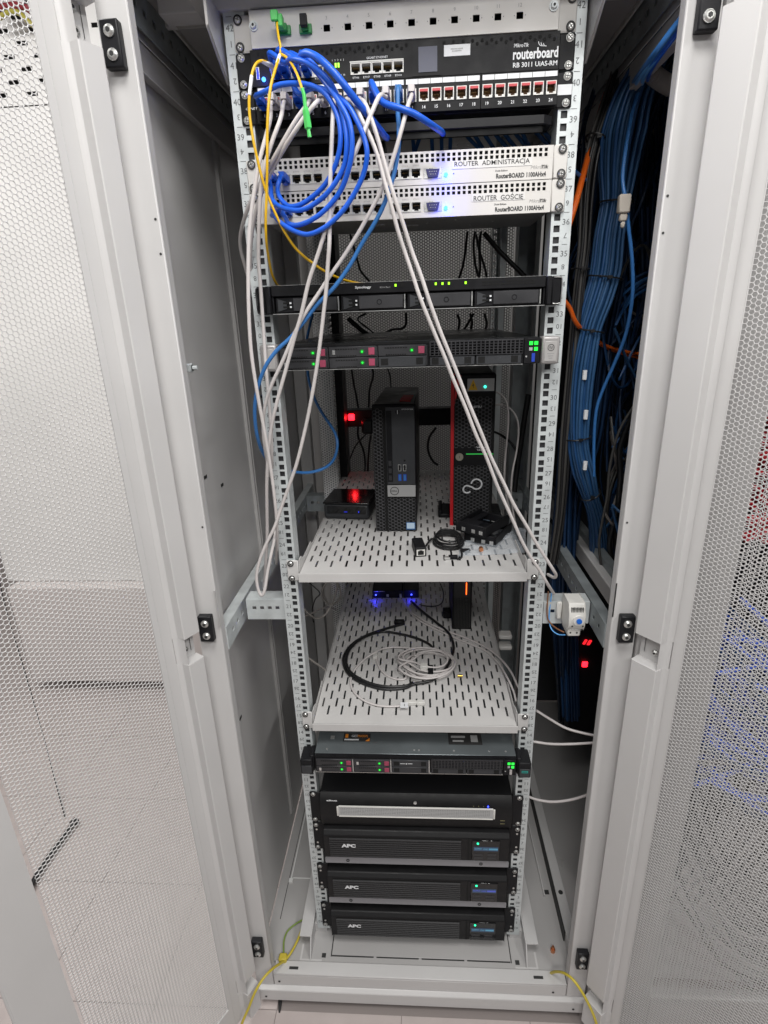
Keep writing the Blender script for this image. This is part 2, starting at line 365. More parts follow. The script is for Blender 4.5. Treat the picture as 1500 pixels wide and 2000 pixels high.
for k, (c, m_, nm) in enumerate(((0, mat('cord_maroon', (0.20, 0.012, 0.02), 0.5), 0), (0, mat('cord_olive', (0.34, 0.30, 0.05), 0.5), 0), (0, mat('cord_maroon', (0.20, 0.012, 0.02), 0.5), 0))):
    cable('distant_cable', ['dark red cord showing highest through the left door mesh', 'yellow cord strung beneath the red one above the slotted grille', 'lower red cord crossing behind the left door mesh top'][k],
          'cord', m_, [(-12, [8, 40, 22][k], 1.1), (30, [14, 22, 8][k], 1.08), (62, [16, 48, 24][k], 1.06), (100, [38, 70, 54][k], 1.1)], 0.008)
cable('cord', 'thin black cord hanging down beside the white enclosure to the floor', 'cord', CBLK, [(-5, 1120, 1.1), (17, 1210, 1.02), (42, 1290, 0.85), (85, 1440, 0.62), (128, 1600, 0.405)], 0.0022)
q = [P(150, 1602, z=FLOOR + 0.02), P(140, 1612, z=FLOOR + 0.02), P(120, 1640, z=FLOOR + 0.018), P(96, 1672, z=FLOOR + 0.018), P(72, 1710, z=FLOOR + 0.018), P(40, 1770, z=FLOOR + 0.018)]
mb = MB(); mb.tube(spline(q), [0.013] * 7 + [0.0085] * (len(spline(q)) - 7), 10); tag(mb.build('power_plug_cord', CBLK, smooth=60), 'thick black plug and cord lying on the floor behind the left door mesh', 'cord')

# ================================================================ THE CABINET
cab = thing('server_cabinet', 'open light grey server cabinet with mesh doors swung wide', 'server cabinet', (0, 0.4, FLOOR))
YF, YB = -0.10, 0.92
# base, roof, side
b = MB(); b.box(-0.3485, 0.3485, YF, YF + 0.030, -0.030, -0.024); b.box(-0.3485, 0.3485, YF, YF + 0.003, -0.066, -0.030)
b.prism([(YF, -0.066), (YF - 0.008, -0.074), (YF - 0.008, -0.110), (YF + 0.02, -0.110), (YF + 0.02, -0.066)], 'x', -0.3925, 0.3925)
b.build('front_sill', WHITE, cab, bev=0.0015)
b = MB()
for x, z in ((-0.335, -0.052), (-0.39 + 0.02, -0.096), (0.318, -0.052), (0.366, -0.096)): b.cyl((x, YF - 0.0005 - (0.008 if z < -0.07 else 0), z), 'y', 0.0028, -0.0006, 10)
for x in (-0.30, 0.285): b.box(x - 0.011, x + 0.011, YF + 0.010, YF + 0.016, -0.0239, -0.0230)
b.build('sill_hole', PBLACK, cab)
b = MB(); b.box(-0.385, 0.395, YF + 0.031, YB, -0.036, -0.030); b.build('base_plate', PANEL, cab)
# removable cover of the base and its dark seams
b = MB(); b.box(-0.212, 0.226, -0.052, 0.20, -0.0299, -0.0275); b.build('base_cover', PANEL, cab, bev=0.0008)
b = MB(); b.box(-0.2145, -0.2125, -0.055, 0.2, -0.0299, -0.0285); b.box(0.2265, 0.2285, -0.055, 0.2, -0.0299, -0.0285)
for k in range(4): b.box(-0.212 + k * 0.111, -0.212 + k * 0.111 + 0.104, -0.0545, -0.0525, -0.0299, -0.0285)
b.build('seam', PBLACK, cab)
b = MB()
for x in (-0.232, 0.242): b.box(x - 0.005, x + 0.005, -0.058, -0.048, -0.0298, -0.0292)
b.box(0.345, 0.357, 0.118, 0.130, -0.0298, -0.0290); b.box(0.262, 0.270, 0.110, 0.120, -0.0298, -0.029)
b.build('square_hole', PBLACK, cab)
# Z shaped front uprights' feet that carry the mounting rails
for sx, nm in ((-1, 'l'), (1, 'r')):
    b = MB(); b.prism([(sx * 0.236, -0.066), (sx * 0.290, -0.066), (sx * 0.290, -0.028), (sx * 0.286, -0.028), (sx * 0.286, -0.0625), (sx * 0.236, -0.0625)][::1], 'z', -0.030, -0.0295)
    b.box(sx * 0.232, sx * 0.262, 0.004, 0.16, -0.0296, -0.004)
    b.prism([(-0.066, -0.0295), (-0.010, -0.0295), (0.22, -0.0295), (0.22, 0.018), (0.03, 0.018), (-0.040, 0.018), (-0.048, 0.002)], 'x', sx * 0.262, sx * 0.265)
    b.box(sx * 0.2652, sx * 0.292, -0.040, 0.22, 0.0155, 0.018)
    b.build('rail_foot', WHITE, cab, bev=0.0008)
# base depth channels each side
b = MB(); b.box(0.368, 0.392, -0.04, YB, -0.0296, 0.004); b.box(0.340, 0.3435, 0.11, YB, -0.0296, -0.020); b.build('base_channel', WHITE, cab, bev=0.001)
b = MB(); b.cyl((0.38, 0.10, 0.0043), 'z', 0.006, 0.0006, 12); b.box(0.3650, 0.3675, 0.0, YB, -0.0296, 0.002); b.build('channel_gap', PBLACK, cab)
b = MB(); b.box(-0.3565, -0.3535, 0.14, 0.50, -0.0296, -0.0265); b.box(-0.352, -0.23, 0.142, 0.1445, -0.0296, -0.0288); b.box(-0.360, -0.349, 0.128, 0.139, -0.0296, -0.024); b.build('gland_strip', mat('gland_lit_white', (0.80, 0.80, 0.79), 0.35), cab)  # strip coloured extra white to imitate the light it catches
b = MB(); b.box(-0.362, -0.3605, 0.03, 0.7, -0.0296, -0.0290); b.build('base_seam', PBLACK, cab)
# roof
b = MB(); b.box(-0.40, 0.405, YF + 0.02, YB, 1.895, 1.901); b.build('roof_panel', PANEL, cab)
for sx in (-1, 1):
    b = MB(); b.box(sx * 0.3565, sx * 0.3535, 0.0735, 0.40, 1.888, 1.8945); b.box(sx * 0.3533, sx * 0.25, 0.074, 0.077, 1.888, 1.8945); b.box(sx * 0.362, sx * 0.346, 0.062, 0.0733, 1.886, 1.8945); b.build('roof_strip', WPL, cab)
b = MB(); b.box(-0.345, 0.345, -0.006, 0.03, 1.872, 1.8945); b.build('roof_beam', WHITE, cab, bev=0.0015)
b = MB(); b.box(-0.345, 0.345, YF, YF + 0.04, 1.892, 1.95); b.build('front_header', WHITE, cab, bev=0.002)
# diagonal gussets from header to rails (light strips seen at the top corners)
for sx in (-1, 1):
    b = MB(); b.prism([(YF + 0.041, 1.8705), (YF + 0.041, 1.835), (0.012, 1.790), (0.012, 1.8705)], 'x', sx * 0.258, sx * 0.262); b.box(sx * 0.2625, sx * 0.285, YF + 0.045, 0.010, 1.866, 1.8705)
    b.build('corner_gusset', PANEL, cab, bev=0.0008)
# four corner posts
for sx in (-1, 1):
    b = MB()
    b.box(sx * 0.349, sx * 0.392, YF, YF + 0.0025, -0.0655, 1.93)          # front face
    b.box(sx * 0.349, sx * 0.3515, YF + 0.0025, YF + 0.022, -0.024, 1.93)     # inner return
    b.box(sx * 0.3515, sx * 0.372, YF + 0.0195, YF + 0.022, -0.024, 1.93)
    b.box(sx * 0.389, sx * 0.392, YF + 0.0025, YF + 0.06, -0.095, 1.93)
    o = b.build('front_post', WHITE, cab, bev=0.0012)
    b = MB()
    for z in (1.60, 1.555, 1.13): b.cyl((sx * 0.354, YF - 0.0004, z), 'y', 0.0018, -0.0003, 8)
    b.build('post_hole', PBLACK, cab)
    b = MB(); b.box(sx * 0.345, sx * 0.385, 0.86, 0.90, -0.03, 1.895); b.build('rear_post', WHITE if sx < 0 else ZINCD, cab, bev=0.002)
b = MB(); b.box(-0.3505, -0.3480, YF - 0.0035, YF - 0.001, 0.935, 1.01); b.build('latch_slot', PANEL, cab)
b = MB(); b.box(0.3480, 0.3505, YF - 0.0006, YF - 0.0002, 0.955, 1.02); b.build('latch_slot', PBLACK, cab)
# left side panel with pressed ribs
b = MB(); b.box(-0.4, -0.388, YF + 0.02, YB, -0.03, 1.895)
b.build('side_panel', mat('side_panel_paint', (0.62, 0.61, 0.605), 0.34), cab)
b = MB()
for y in (0.30, 0.315, 0.52, 0.56): b.prism([(-0.3878, y), (-0.381, y + 0.004), (-0.381, y + 0.008), (-0.3878, y + 0.012)], 'z', 0.03, 1.83)
b.build('panel_rib', PANEL, cab)
b = MB()
for y, z in ((0.02, 1.18), (0.10, 1.14), (0.02, 0.62), (0.46, 1.27)): b.box(-0.3879, -0.3872, y, y + 0.014, z, z + 0.006)
b.build('panel_slot', PBLACK, cab)
b = MB(); b.box(-0.387, -0.352, -0.06, -0.045, 1.385, 1.395); b.cyl((-0.364, -0.048, 1.39), 'x', 0.007, 0.012, 6); b.cyl((-0.352, -0.048, 1.39), 'x', 0.0035, 0.008, 8); b.build('stud_bolt', ZINC, cab)
# mounting rails with square holes and printed numbers
def rail(sx, yf, depth_dir=1, rear=False, nums=True, z0=-0.012, z1=1.885, m=ZINC):
    xh = 0.23255; a0, a1 = xh - 0.00475, xh + 0.00475
    vs = [z0]; hs = []
    for u in range(42):
        for o_ in (0.00635, 0.022225, 0.0381): hs.append(u * U + o_)
    for h in hs: vs += [h - 0.00475, h + 0.00475]
    vs.append(z1); us = [0.2235, a0, a1, 0.2545] if not rear else [0.2235, a0, a1, 0.244]
    sol = [[not (i == 1 and j % 2 == 1) for j in range(len(vs) - 1)] for i in range(3)]
    b = MB(); b.plate(us, vs, sol, lambda u, v, w_: (sx * u, yf + w_ * depth_dir, v), 0.002)
    xe = us[-1]
    b.box(sx * 0.2235, sx * 0.2255, yf + 0.002 * depth_dir, yf + 0.036 * depth_dir, z0, z1); b.box(sx * (xe - 0.002), sx * xe, yf + 0.002 * depth_dir, yf + 0.05 * depth_dir, z0, z1)
    o = b.build('mounting_rail', m, cab)
    b = MB(); b.box(sx * 0.2275, sx * 0.2375, yf + 0.0035 * depth_dir, yf + 0.0045 * depth_dir, z0, z1)
    if not rear: b.build('cage_channel', CHAR, o)
    if nums:
        b = MB()
        for u in range(1, 43):
            zb = (u - 1) * U; txt(b, str(u), sx * 0.2462, yf - 0.0003, zb + 0.0315, 0.0082); txt(b, str(43 - u), sx * 0.2462, yf - 0.0003, zb + 0.0125, 0.0075, rot=180)
            b.box(sx * 0.2462 - 0.0042, sx * 0.2462 + 0.0042, yf - 0.0004, yf - 0.0001, zb + U - 0.0003, zb + U + 0.0003)
        b.build('number_print', mat('rail_print', (0.12, 0.125, 0.13), 0.6), o, smooth=0)
    return o
rail(-1, 0.0); rail(1, 0.0)
rail(-1, 0.72, -1, True, False); rail(1, 0.72, -1, True, False)
# rear perforated cable trays beside the rear rails + black vertical channel
PERF = mat('perforated_white', (0.72, 0.72, 0.72), 0.5)
me = honey('perforated_strip', 0.0, 0.05, 0.0, 1.86, 0.0075, 0.003, 0.0008, PERF, lambda V: np.stack([V[:, 0] - 0.262, V[:, 2] + 0.585, V[:, 1]], 1), False)
b = MB(); b.box(-0.222, -0.200, 0.66, 0.74, -0.02, 1.88); b.build('rear_channel', BLKM, cab)
b = MB(); b.box(0.243, 0.262, 0.70, 0.706, -0.02, 1.88); b.build('rear_strip', ZINC, cab)
b = MB(); b.box(-0.248, -0.226, 0.60, 0.606, -0.02, 1.88); b.build('rear_strip', ZINCD, cab)
o = inst(me, 'perforated_strip', cab, ORG[cab.name]); o.location = tuple(-a for a in ORG[cab.name]); o.scale = (1, 1, 1)
b = MB(); b.box(0.305, 0.330, 0.76, 0.80, -0.02, 1.88); b.box(0.350, 0.352, 0.70, 0.75, -0.02, 1.88); b.build('rear_strip', ZINCD, cab)
# depth rails (L profile with slots) at base, middle and top
def depth_rail(sx, x, z, m, hs=0.048, y0=-0.078, slots=True, name='depth_rail'):
    us = [y0]; k = y0 + 0.03
    while k < YB - 0.06: us += [k, k + 0.010]; k += 0.030
    us.append(YB - 0.03); vs = [z, z + hs * 0.42, z + hs * 0.60, z + hs]
    sol = [[not (j == 1 and i % 2 == 1) for j in range(3)] for i in range(len(us) - 1)]
    b = MB(); b.plate(us, vs, sol, lambda u, v, w_: (x + sx * w_, u, v), 0.002)
    b.box(x + sx * 0.0021, x + sx * 0.020, y0, YB - 0.03, z + hs - 0.002, z + hs); return b.build(name, m, cab)
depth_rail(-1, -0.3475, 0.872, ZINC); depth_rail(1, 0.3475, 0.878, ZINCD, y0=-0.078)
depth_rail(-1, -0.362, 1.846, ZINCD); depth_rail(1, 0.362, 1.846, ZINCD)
for sx in (-1, 1): b = MB(); b.box(sx * 0.372, sx * 0.386, YF + 0.03, YB, 1.80, 1.838); b.box(sx * 0.3700, sx * 0.3715, YF + 0.03, YB, 1.838, 1.893); b.build('roof_channel', PANEL, cab, bev=0.001)  # thin upper strip added as pale backing, imitating light through the rail slots
# cross brackets at mid height, front and rear
def bracket(x0, x1, y, z0, z1, m=ZINC, holes=True):
    b = MB(); xs_ = [x0]; n = 4
    st = (x1 - x0) / (n + 1)
    for k in range(n): xs_ += [x0 + st * (k + 1) - 0.004, x0 + st * (k + 1) + 0.004]
    xs_.append(x1); zs = [z0, z0 + (z1 - z0) * 0.5, z0 + (z1 - z0) * 0.66, z1]
    sol = [[not (j == 1 and i % 2 == 1) for j in range(3)] for i in range(len(xs_) - 1)]
    b.plate(xs_, zs, sol, lambda u, v, w_: (u, y + w_, v), 0.002); b.box(x0, x1, y + 0.0022, y + 0.035, z1 - 0.001, z1 + 0.001)
    return b.build('cross_bracket', m, cab)
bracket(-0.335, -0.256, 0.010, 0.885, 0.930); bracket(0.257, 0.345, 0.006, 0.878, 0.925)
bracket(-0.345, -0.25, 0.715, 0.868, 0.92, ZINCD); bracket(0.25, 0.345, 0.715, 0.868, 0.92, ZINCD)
# hinge blocks on the posts
hb = MB(); hb.box(-0.0125, 0.0125, -0.014, 0, -0.026, 0.026, 0); hm = hb.mesh('hinge_block', [BLKM])
bolt = MB(); bolt.cyl((0, 0, 0), 'y', 0.0070, -0.002, 14, 0); bolt.cyl((0, -0.002, 0), 'y', 0.0066, -0.0025, 14, 0, 0.004); bolt.cyl((0, -0.0046, 0), 'y', 0.003, -0.0004, 6, 1)
boltm = bolt.mesh('bolt', [CHROME, PBLACK])
for sx in (-1, 1):
    for z in (1.800, 0.937, 0.080):
        h = inst(hm, 'hinge_block', cab, (sx * 0.3715, YF - 0.0004, z)); e = h.modifiers.new('edge', 'BEVEL'); e.width = 0.002; e.segments = 2
        for dz in (0.0125, -0.0125):
            s_ = bpy.data.objects.new('bolt', boltm); COL.objects.link(s_); s_.parent = h; s_.location = (-0.001 * sx, -0.0142, dz)
# ---- doors
def door(sx, phi, flat, label):
    rz = math.atan2(-math.cos(phi), sx * math.sin(phi)); sy = 1 if sx < 0 else -1
    base = (sx * 0.395, -0.115, 0)
    d = bpy.data.objects.new('door', None); COL.objects.link(d); d.parent = cab; d['label'] = label
    d.location = tuple(a - c for a, c in zip(base, ORG[cab.name])); d.rotation_euler = (0, 0, rz); d.empty_display_size = 0.02; ORG[d.name] = (0, 0, 0)
    ZB, ZT = -0.095, 1.90; W = 0.412; S0, S1 = 0.0735, 0.336
    cuts = [(-0.012, 0.033), (0.889, 0.942), (1.790, 1.838)]
    segs = []; z = ZB
    for a, c in cuts: segs.append((z, a)); z = c
    segs.append((z, ZT))
    b = MB(); prof = [(0.0, sy * 0.0), (0.0, sy * 0.020), (0.0025, sy * 0.0225), (flat - 0.0015, sy * 0.0225), (flat, sy * 0.021), (flat + 0.0015, sy * 0.006), (flat + 0.005, sy * 0.0022), (flat + 0.010, sy * 0.001), (flat + 0.010, sy * -0.002), (0.002, sy * -0.002)]
    for z0, z1 in segs: b.prism(prof, 'z', z0, z1)
    for z0, z1 in cuts: b.prism([(flat - 0.001, sy * 0.0205), (flat + 0.0013, sy * 0.006), (flat + 0.005, sy * 0.0020), (flat + 0.0085, sy * 0.001), (flat + 0.0085, sy * -0.002), (0.002, sy * -0.002), (0.002, 0), (flat - 0.003, 0)], 'z', z0, z1)
    b.build('hinge_stile', WHITE, d, local=True)
    b = MB(); b.box(flat + 0.0102, S0, sy * -0.002, sy * 0.001, ZB, ZT); b.box(S1, W - 0.045, sy * -0.002, sy * 0.001, ZB, ZT)
    b.box(S0, S1, sy * -0.002, sy * 0.001, ZB, -0.022); b.box(S0, S1, sy * -0.002, sy * 0.001, 1.835, ZT)
    b.box(flat + 0.028, flat + 0.0295, sy * 0.0011, sy * 0.0016, ZB + 0.01, ZT - 0.01, 0)
    b.build('frame_flange', WHITE, d, local=True)
    b = MB(); b.prism([(W - 0.045, sy * 0.001), (W - 0.020, sy * 0.0022), (W - 0.003, sy * 0.0022), (W, sy * 0.000), (W, sy * -0.004), (W - 0.045, sy * -0.002)], 'z', ZB, ZT)
    b.build('closing_stile', WHITE, d, local=True)
    me = honey('perforated_sheet', S0 + 0.0004, S1, -0.022, 1.834, 0.00705, 0.00100, 0.0013, WHITE, lambda V: np.stack([V[:, 0], sy * (-0.0002 - V[:, 2]), V[:, 1]], 1))
    o = bpy.data.objects.new('perforated_sheet', me); COL.objects.link(o); o.parent = d
    for z0, z1 in cuts[:]:
        for k in (0.35, 0.85):
            s_ = bpy.data.objects.new('bolt', boltm); COL.objects.link(s_); s_.parent = d
            s_.location = (flat * 0.62, sy * 0.0005, z0 + (z1 - z0) * k); s_.rotation_euler = (0, 0, math.pi if sy > 0 else 0); s_.scale = (0.75, 0.75, 0.75)
        bb = MB(); bb.box(0.010, 0.0108, sy * 0.001, sy * 0.0014, z0 + 0.012, z1 - 0.002); bb.build('recess_slot', PBLACK, d, local=True)
    return d
door(-1, R_(30), 0.034, 'left mesh door leaf standing open')
door(1, R_(38), 0.046, 'right mesh door leaf standing open')
# rear door: perforated sheet in a frame
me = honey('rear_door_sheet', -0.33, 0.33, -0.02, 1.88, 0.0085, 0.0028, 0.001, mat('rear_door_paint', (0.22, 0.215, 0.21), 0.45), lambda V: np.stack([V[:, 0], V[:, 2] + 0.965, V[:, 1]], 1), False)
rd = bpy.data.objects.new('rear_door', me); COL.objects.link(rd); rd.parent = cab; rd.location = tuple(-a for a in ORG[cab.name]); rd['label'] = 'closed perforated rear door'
b = MB()
for x0, x1, z0, z1 in ((-0.40, -0.33, -0.1, 1.93), (0.33, 0.40, -0.1, 1.93), (-0.33, 0.33, -0.1, -0.02), (-0.33, 0.33, 1.88, 1.93)): b.box(x0, x1, 0.96, 0.98, z0, z1)
b.build('rear_frame', PANEL, cab)

# ================================================================ EQUIPMENT IN THE RAILS
def screws(t, zs, ring=True, y=-0.004, xs_=(-0.23255, 0.23255)):
    for x in xs_:
        for z in zs: inst(SCRW if ring else SCR, 'screw', t, (x, y, z), rot=(0, random.uniform(0, 1.5), 0))
# --- fibre panel U42
z0 = 41 * U
fp = thing('fibre_distribution_unit', 'white twelve-way fibre panel topmost in the rack', 'patch panel', (0, 0.05, z0), 'patch panels in the rack')
px = [-0.1642 + k * 0.02956 for k in range(12)]
us = [-0.2135]; 
for x in px: us += [x - 0.0046, x + 0.0046]
us.append(0.2135); vs = [z0 + 0.0004, z0 + 0.0145, z0 + 0.0225, z0 + 0.0440]
sol = [[not (j == 1 and i % 2 == 1) for j in range(3)] for i in range(len(us) - 1)]
b = MB(); b.plate(us, vs, sol, lambda u, v, w_: (u, -0.014 + w_, v), 0.0015); b.box(-0.2135, 0.2135, -0.0120, 0.2, z0 + 0.0425, z0 + 0.0440); b.box(-0.2135, 0.2135, -0.0120, 0.2, z0 + 0.0004, z0 + 0.0018)
b.build('face_plate', RTR, fp)
b = MB(); b.box(-0.213, 0.213, 0.008, 0.2, z0 + 0.002, z0 + 0.042); b.build('housing', VOID, fp)
for sx in (-1, 1):
    b = MB(); b.box(sx * 0.2145, sx * 0.2405, -0.0040, -0.0005, z0 + 0.0004, z0 + 0.0440); b.build('mounting_ear', RTR, fp, bev=0.002)
    b = MB(); b.cyl((sx * 0.2070 - 0.001, -0.0142, z0 + 0.026), 'y', 0.0062, -0.0015, 16, 0); b.cyl((sx * 0.2070 - 0.001, -0.0157, z0 + 0.026), 'y', 0.0048, -0.0035, 16, 0, 0.0035); b.cyl((sx * 0.2070 - 0.001, -0.0193, z0 + 0.026), 'y', 0.0018, -0.0003, 8, 1); b.build('thumb_screw', [ZINC, PBLACK], fp)
screws(fp, (z0 + 0.00635, z0 + 0.0381))
b = MB()
for k, x in enumerate(px[2:]): txt(b, str(k + 3), x, -0.0143, z0 + 0.0300, 0.0042); b.cyl((x - 0.0075, -0.0141, z0 + 0.0185), 'y', 0.0008, -0.0003, 6); b.cyl((x + 0.0075, -0.0141, z0 + 0.0185), 'y', 0.0008, -0.0003, 6)
b.build('number_print', PGREY, fp, smooth=0)
for k in (0, 1):
    b = MB(); b.box(px[k] - 0.0088, px[k] + 0.0088, -0.0185, -0.0142, z0 + 0.0125, z0 + 0.0235); b.box(px[k] - 0.0046, px[k] + 0.0046, -0.026, -0.0186, z0 + 0.0145, z0 + 0.0232); b.build('fibre_adapter', GREEN, fp, bev=0.0008)
b = MB(); b.box(px[1] - 0.0048, px[1] + 0.0048, -0.034, -0.0262, z0 + 0.0155, z0 + 0.0290); b.build('dust_cap', BLACK, fp, bev=0.0006)
# --- RB3011 U41
z0 = 40 * U
rb = thing('router', 'black router with grey screen and glowing blue power light', 'router', (0, 0.06, z0), 'rack routers')
rbx = [-0.1815 + k * 0.0152 for k in range(5)] + [-0.0672 + k * 0.0152 for k in range(5)]
def cutplate(xs_, w_, xa, xb, za, zb, zc, zd, y0, y1, m_, par, name):
    us = [xa]
    for x in xs_: us += [x - w_ / 2, x + w_ / 2]
    us.append(xb); sol = [[not (j == 1 and i % 2 == 1) for j in range(3)] for i in range(len(us) - 1)]
    b = MB(); b.plate(us, [za, zb, zc, zd], sol, lambda u_, v, w2: (u_, y0 + w2, v), y1 - y0); return b.build(name, m_, par)
cutplate(rbx, 0.0140, -0.2175, 0.2175, z0 + 0.0006, z0 + 0.0080, z0 + 0.0210, z0 + 0.0440, -0.012, 0.0, BLACK, rb, 'front_panel')
b = MB(); b.box(-0.2150, 0.2150, 0.0005, 0.14, z0 + 0.002, z0 + 0.043); b.build('chassis', BLKM, rb)
for sx in (-1, 1):
    b = MB(); b.box(sx * 0.2182, sx * 0.2410, -0.0045, -0.0008, z0 + 0.0006, z0 + 0.0440); b.build('mounting_ear', BLACK, rb, bev=0.0025)
screws(rb, (z0 + 0.00635, z0 + 0.0381), False, -0.0046)
for ks in (range(0, 33), range(40, 64)):
    b = MB()
    for k in ks: b.cyl((-0.206 + k * 0.0066, -0.0122, z0 + 0.0385 - (k % 2) * 0.0035), 'y', 0.0023, -0.0003, 6)
    b.build('vent', VOID, rb)
b = MB(); b.box(0.0135, 0.0545, -0.0128, -0.0121, z0 + 0.0005 + 0.001, z0 + 0.0405); b.build('screen_bezel', BLACK, rb); b = MB(); b.box(0.0222, 0.0485, -0.0136, -0.0130, z0 + 0.0055, z0 + 0.0350); b.build('screen', PGRY2, rb)
b = MB(); b.box(0.0580, 0.0945, -0.0126, -0.0122, z0 + 0.0225, z0 + 0.0355); st = b.build('paper_label', STICK, rb)
b = MB()
for r_ in range(2):
    for k in range(9 - r_ * 2): b.box(0.0675 + k * 0.0019 + r_ * 0.002, 0.0687 + k * 0.0019 + r_ * 0.002, -0.0129, -0.0127, z0 + 0.0300 - r_ * 0.0025, z0 + 0.0313 - r_ * 0.0025)
b.build('small_print', PGREY, st)
text('routerboard', 0.1850, -0.0126, z0 + 0.0200, 0.0128, PWHITE, rb, width=0.062, bold=0.028)
text('RB 3011 UiAS-RM', 0.1850, -0.0126, z0 + 0.0075, 0.0058, PWHITE, rb, width=0.061, bold=0.012)
text('MikroTik', 0.1650, -0.0126, z0 + 0.0300, 0.0044, PWHITE, rb, width=0.0205, shear=0.25, bold=0.01)
b = MB()
for k in range(3): b.ring((0.1935 + k * 0.0025, -0.0124, z0 + 0.033 - k * 0.0012), 'y', 0.0048 - k * 0.001, 0.0056 - k * 0.001, -0.0003, 10, 0, 180, 285)
b.build('swoosh_mark', PWHITE, rb)
for k in range(5): inst(PORTRW, 'port', rb, (-0.0672 + k * 0.0152, -0.0122, z0 + 0.0145))
b = MB(); b.box(-0.0752, 0.0012, -0.0136, -0.0122, z0 + 0.0218, z0 + 0.0232); b.build('port_surround', WPL, rb)
b = MB()
for k in range(5): txt(b, 'ETH%d' % (k + 6), -0.0672 + k * 0.0152, -0.0124, z0 + 0.0042, 0.0024, width=0.009)
txt(b, 'GIGABIT ETHERNET', -0.036, -0.0124, z0 + 0.0265, 0.0026, width=0.030)
for k in range(5): txt(b, str(k + 1), -0.1 + k * 0.0040, -0.0124, z0 + 0.0262, 0.0022); txt(b, str(k + 6), -0.1 + k * 0.0040, -0.0124, z0 + 0.0085, 0.0022)
txt(b, 'ETH5', -0.1215, -0.0124, z0 + 0.0062, 0.0024, width=0.009)
b.build('number_print', PWHITE, rb, smooth=0)
for k in range(5): inst(PORTRW, 'port', rb, (-0.1815 + k * 0.0152, -0.0122, z0 + 0.0145))
b = MB(); b.box(-0.0965, -0.0942, -0.0135, -0.0124, z0 + 0.0175, z0 + 0.0225); b.box(-0.0925, -0.0902, -0.0135, -0.0124, z0 + 0.0175, z0 + 0.0225); b.build('link_light', LYG, rb)
b = MB(); b.box(-0.2110, -0.2060, -0.0132, -0.0124, z0 + 0.0085, z0 + 0.0235); b.build('usb_port', SILVER, rb); b = MB(); b.box(-0.2100, -0.2070, -0.0138, -0.0133, z0 + 0.0095, z0 + 0.0225); b.build('usb_tongue', USBB, rb)
b = MB(); b.cyl((-0.2005, -0.0124, z0 + 0.0085), 'y', 0.0030, -0.0014, 12); b.build('power_light', LB, rb)
def glow(loc, col, e, r=0.004):
    l = bpy.data.lights.new('led_glow', 'POINT'); l.energy = e; l.color = col; l.shadow_soft_size = r
    o = bpy.data.objects.new('led_glow', l); COL.objects.link(o); o.location = loc
glow((-0.2005, -0.020, z0 + 0.0090), (0.0, 0.03, 1.0), 0.016, 0.003)
# --- copper patch panel U40
z0 = 39 * U
pp = thing('copper_patch_bay', 'black 24-port copper patch panel with red-topped sockets', 'patch panel', (0, 0.06, z0), 'patch panels in the rack')
b = MB(); b.box(-0.2180, 0.2180, -0.0055, 0.0, z0 + 0.0006, z0 + 0.0440); b.box(-0.217, 0.217, 0.0, 0.045, z0 + 0.003, z0 + 0.041); b.build('front_panel', BLACK, pp, bev=0.001)
for sx in (-1, 1):
    b = MB(); b.box(sx * 0.2188, sx * 0.2410, -0.0040, -0.0008, z0 + 0.0006, z0 + 0.0440); b.build('mounting_ear', BLACK, pp, bev=0.002)
screws(pp, (z0 + 0.00635, z0 + 0.0381), False, -0.0042)
b = MB(); b.box(0.2200, 0.2400, -0.0049, -0.0042, z0 + 0.0160, z0 + 0.0285); b.build('blank_label', STICK, pp)
text('C_NET', -0.2225, -0.0106, z0 + 0.019, 0.0035, PWHITE, pp, width=0.018, shear=0.3)
ppx = [0.208 - (24 - k) * 0.0178 - (0.0007 if k < 19 else 0) for k in range(1, 25)]
for g in range(4):
    a, c = ppx[g * 6] - 0.0088, ppx[g * 6 + 5] + 0.0088
    cutplate(ppx[g * 6:g * 6 + 6], 0.0132, a, c, z0 + 0.0010, z0 + 0.0142, z0 + 0.0288, z0 + 0.0420, -0.0185, -0.0102, BLACK, pp, 'port_module')
    b = MB(); b.box(a + 0.0012, c - 0.0012, -0.0194, -0.0187, z0 + 0.0345, z0 + 0.0405); b.build('label_strip', STICK, pp)
    b = MB()
    for k in range(7): b.box(a + 0.0012 + k * (c - a - 0.0024) / 6 - 0.0003, a + 0.0012 + k * (c - a - 0.0024) / 6 + 0.0003, -0.0198, -0.0195, z0 + 0.0345, z0 + 0.0405)
    b.build('label_divider', PBLACK, pp)
b = MB()
for k, x in enumerate(ppx):
    inst(PORTR, 'port', pp, (x, -0.0187, z0 + 0.0215)); txt(b, str(k + 1), x, -0.0188, z0 + 0.0070, 0.0040, bold=0.01)
b.build('number_print', PWHITE, pp, smooth=0)
# cable bar under it
cb = thing('cable_bar', 'black cable support bar fixed under the copper patch panel', 'cable bar', (0, 0, 38 * U))
b = MB(); b.prism([(-0.215, 0.03), (-0.215, -0.012), (-0.208, -0.020), (0.200, -0.020), (0.213, -0.010), (0.213, 0.03), (0.207, 0.03), (0.207, -0.008), (0.198, -0.014), (-0.205, -0.014), (-0.209, -0.010), (-0.209, 0.03)], 'z', 1.7125, 1.7230)
b.build('bar', BLKM, cb); b = MB(); b.box(-0.215, 0.213, 0.02, 0.026, 1.712, 1.7335); b.build('back_plate', BLKM, cb)
b = MB(); b.box(-0.176, -0.034, 0.10, 0.20, 1.700, 1.742); tag(b.build('junction_box', GREYD, bev=0.002), 'dark grey box hung behind the front cables, above the white routers', 'junction box')
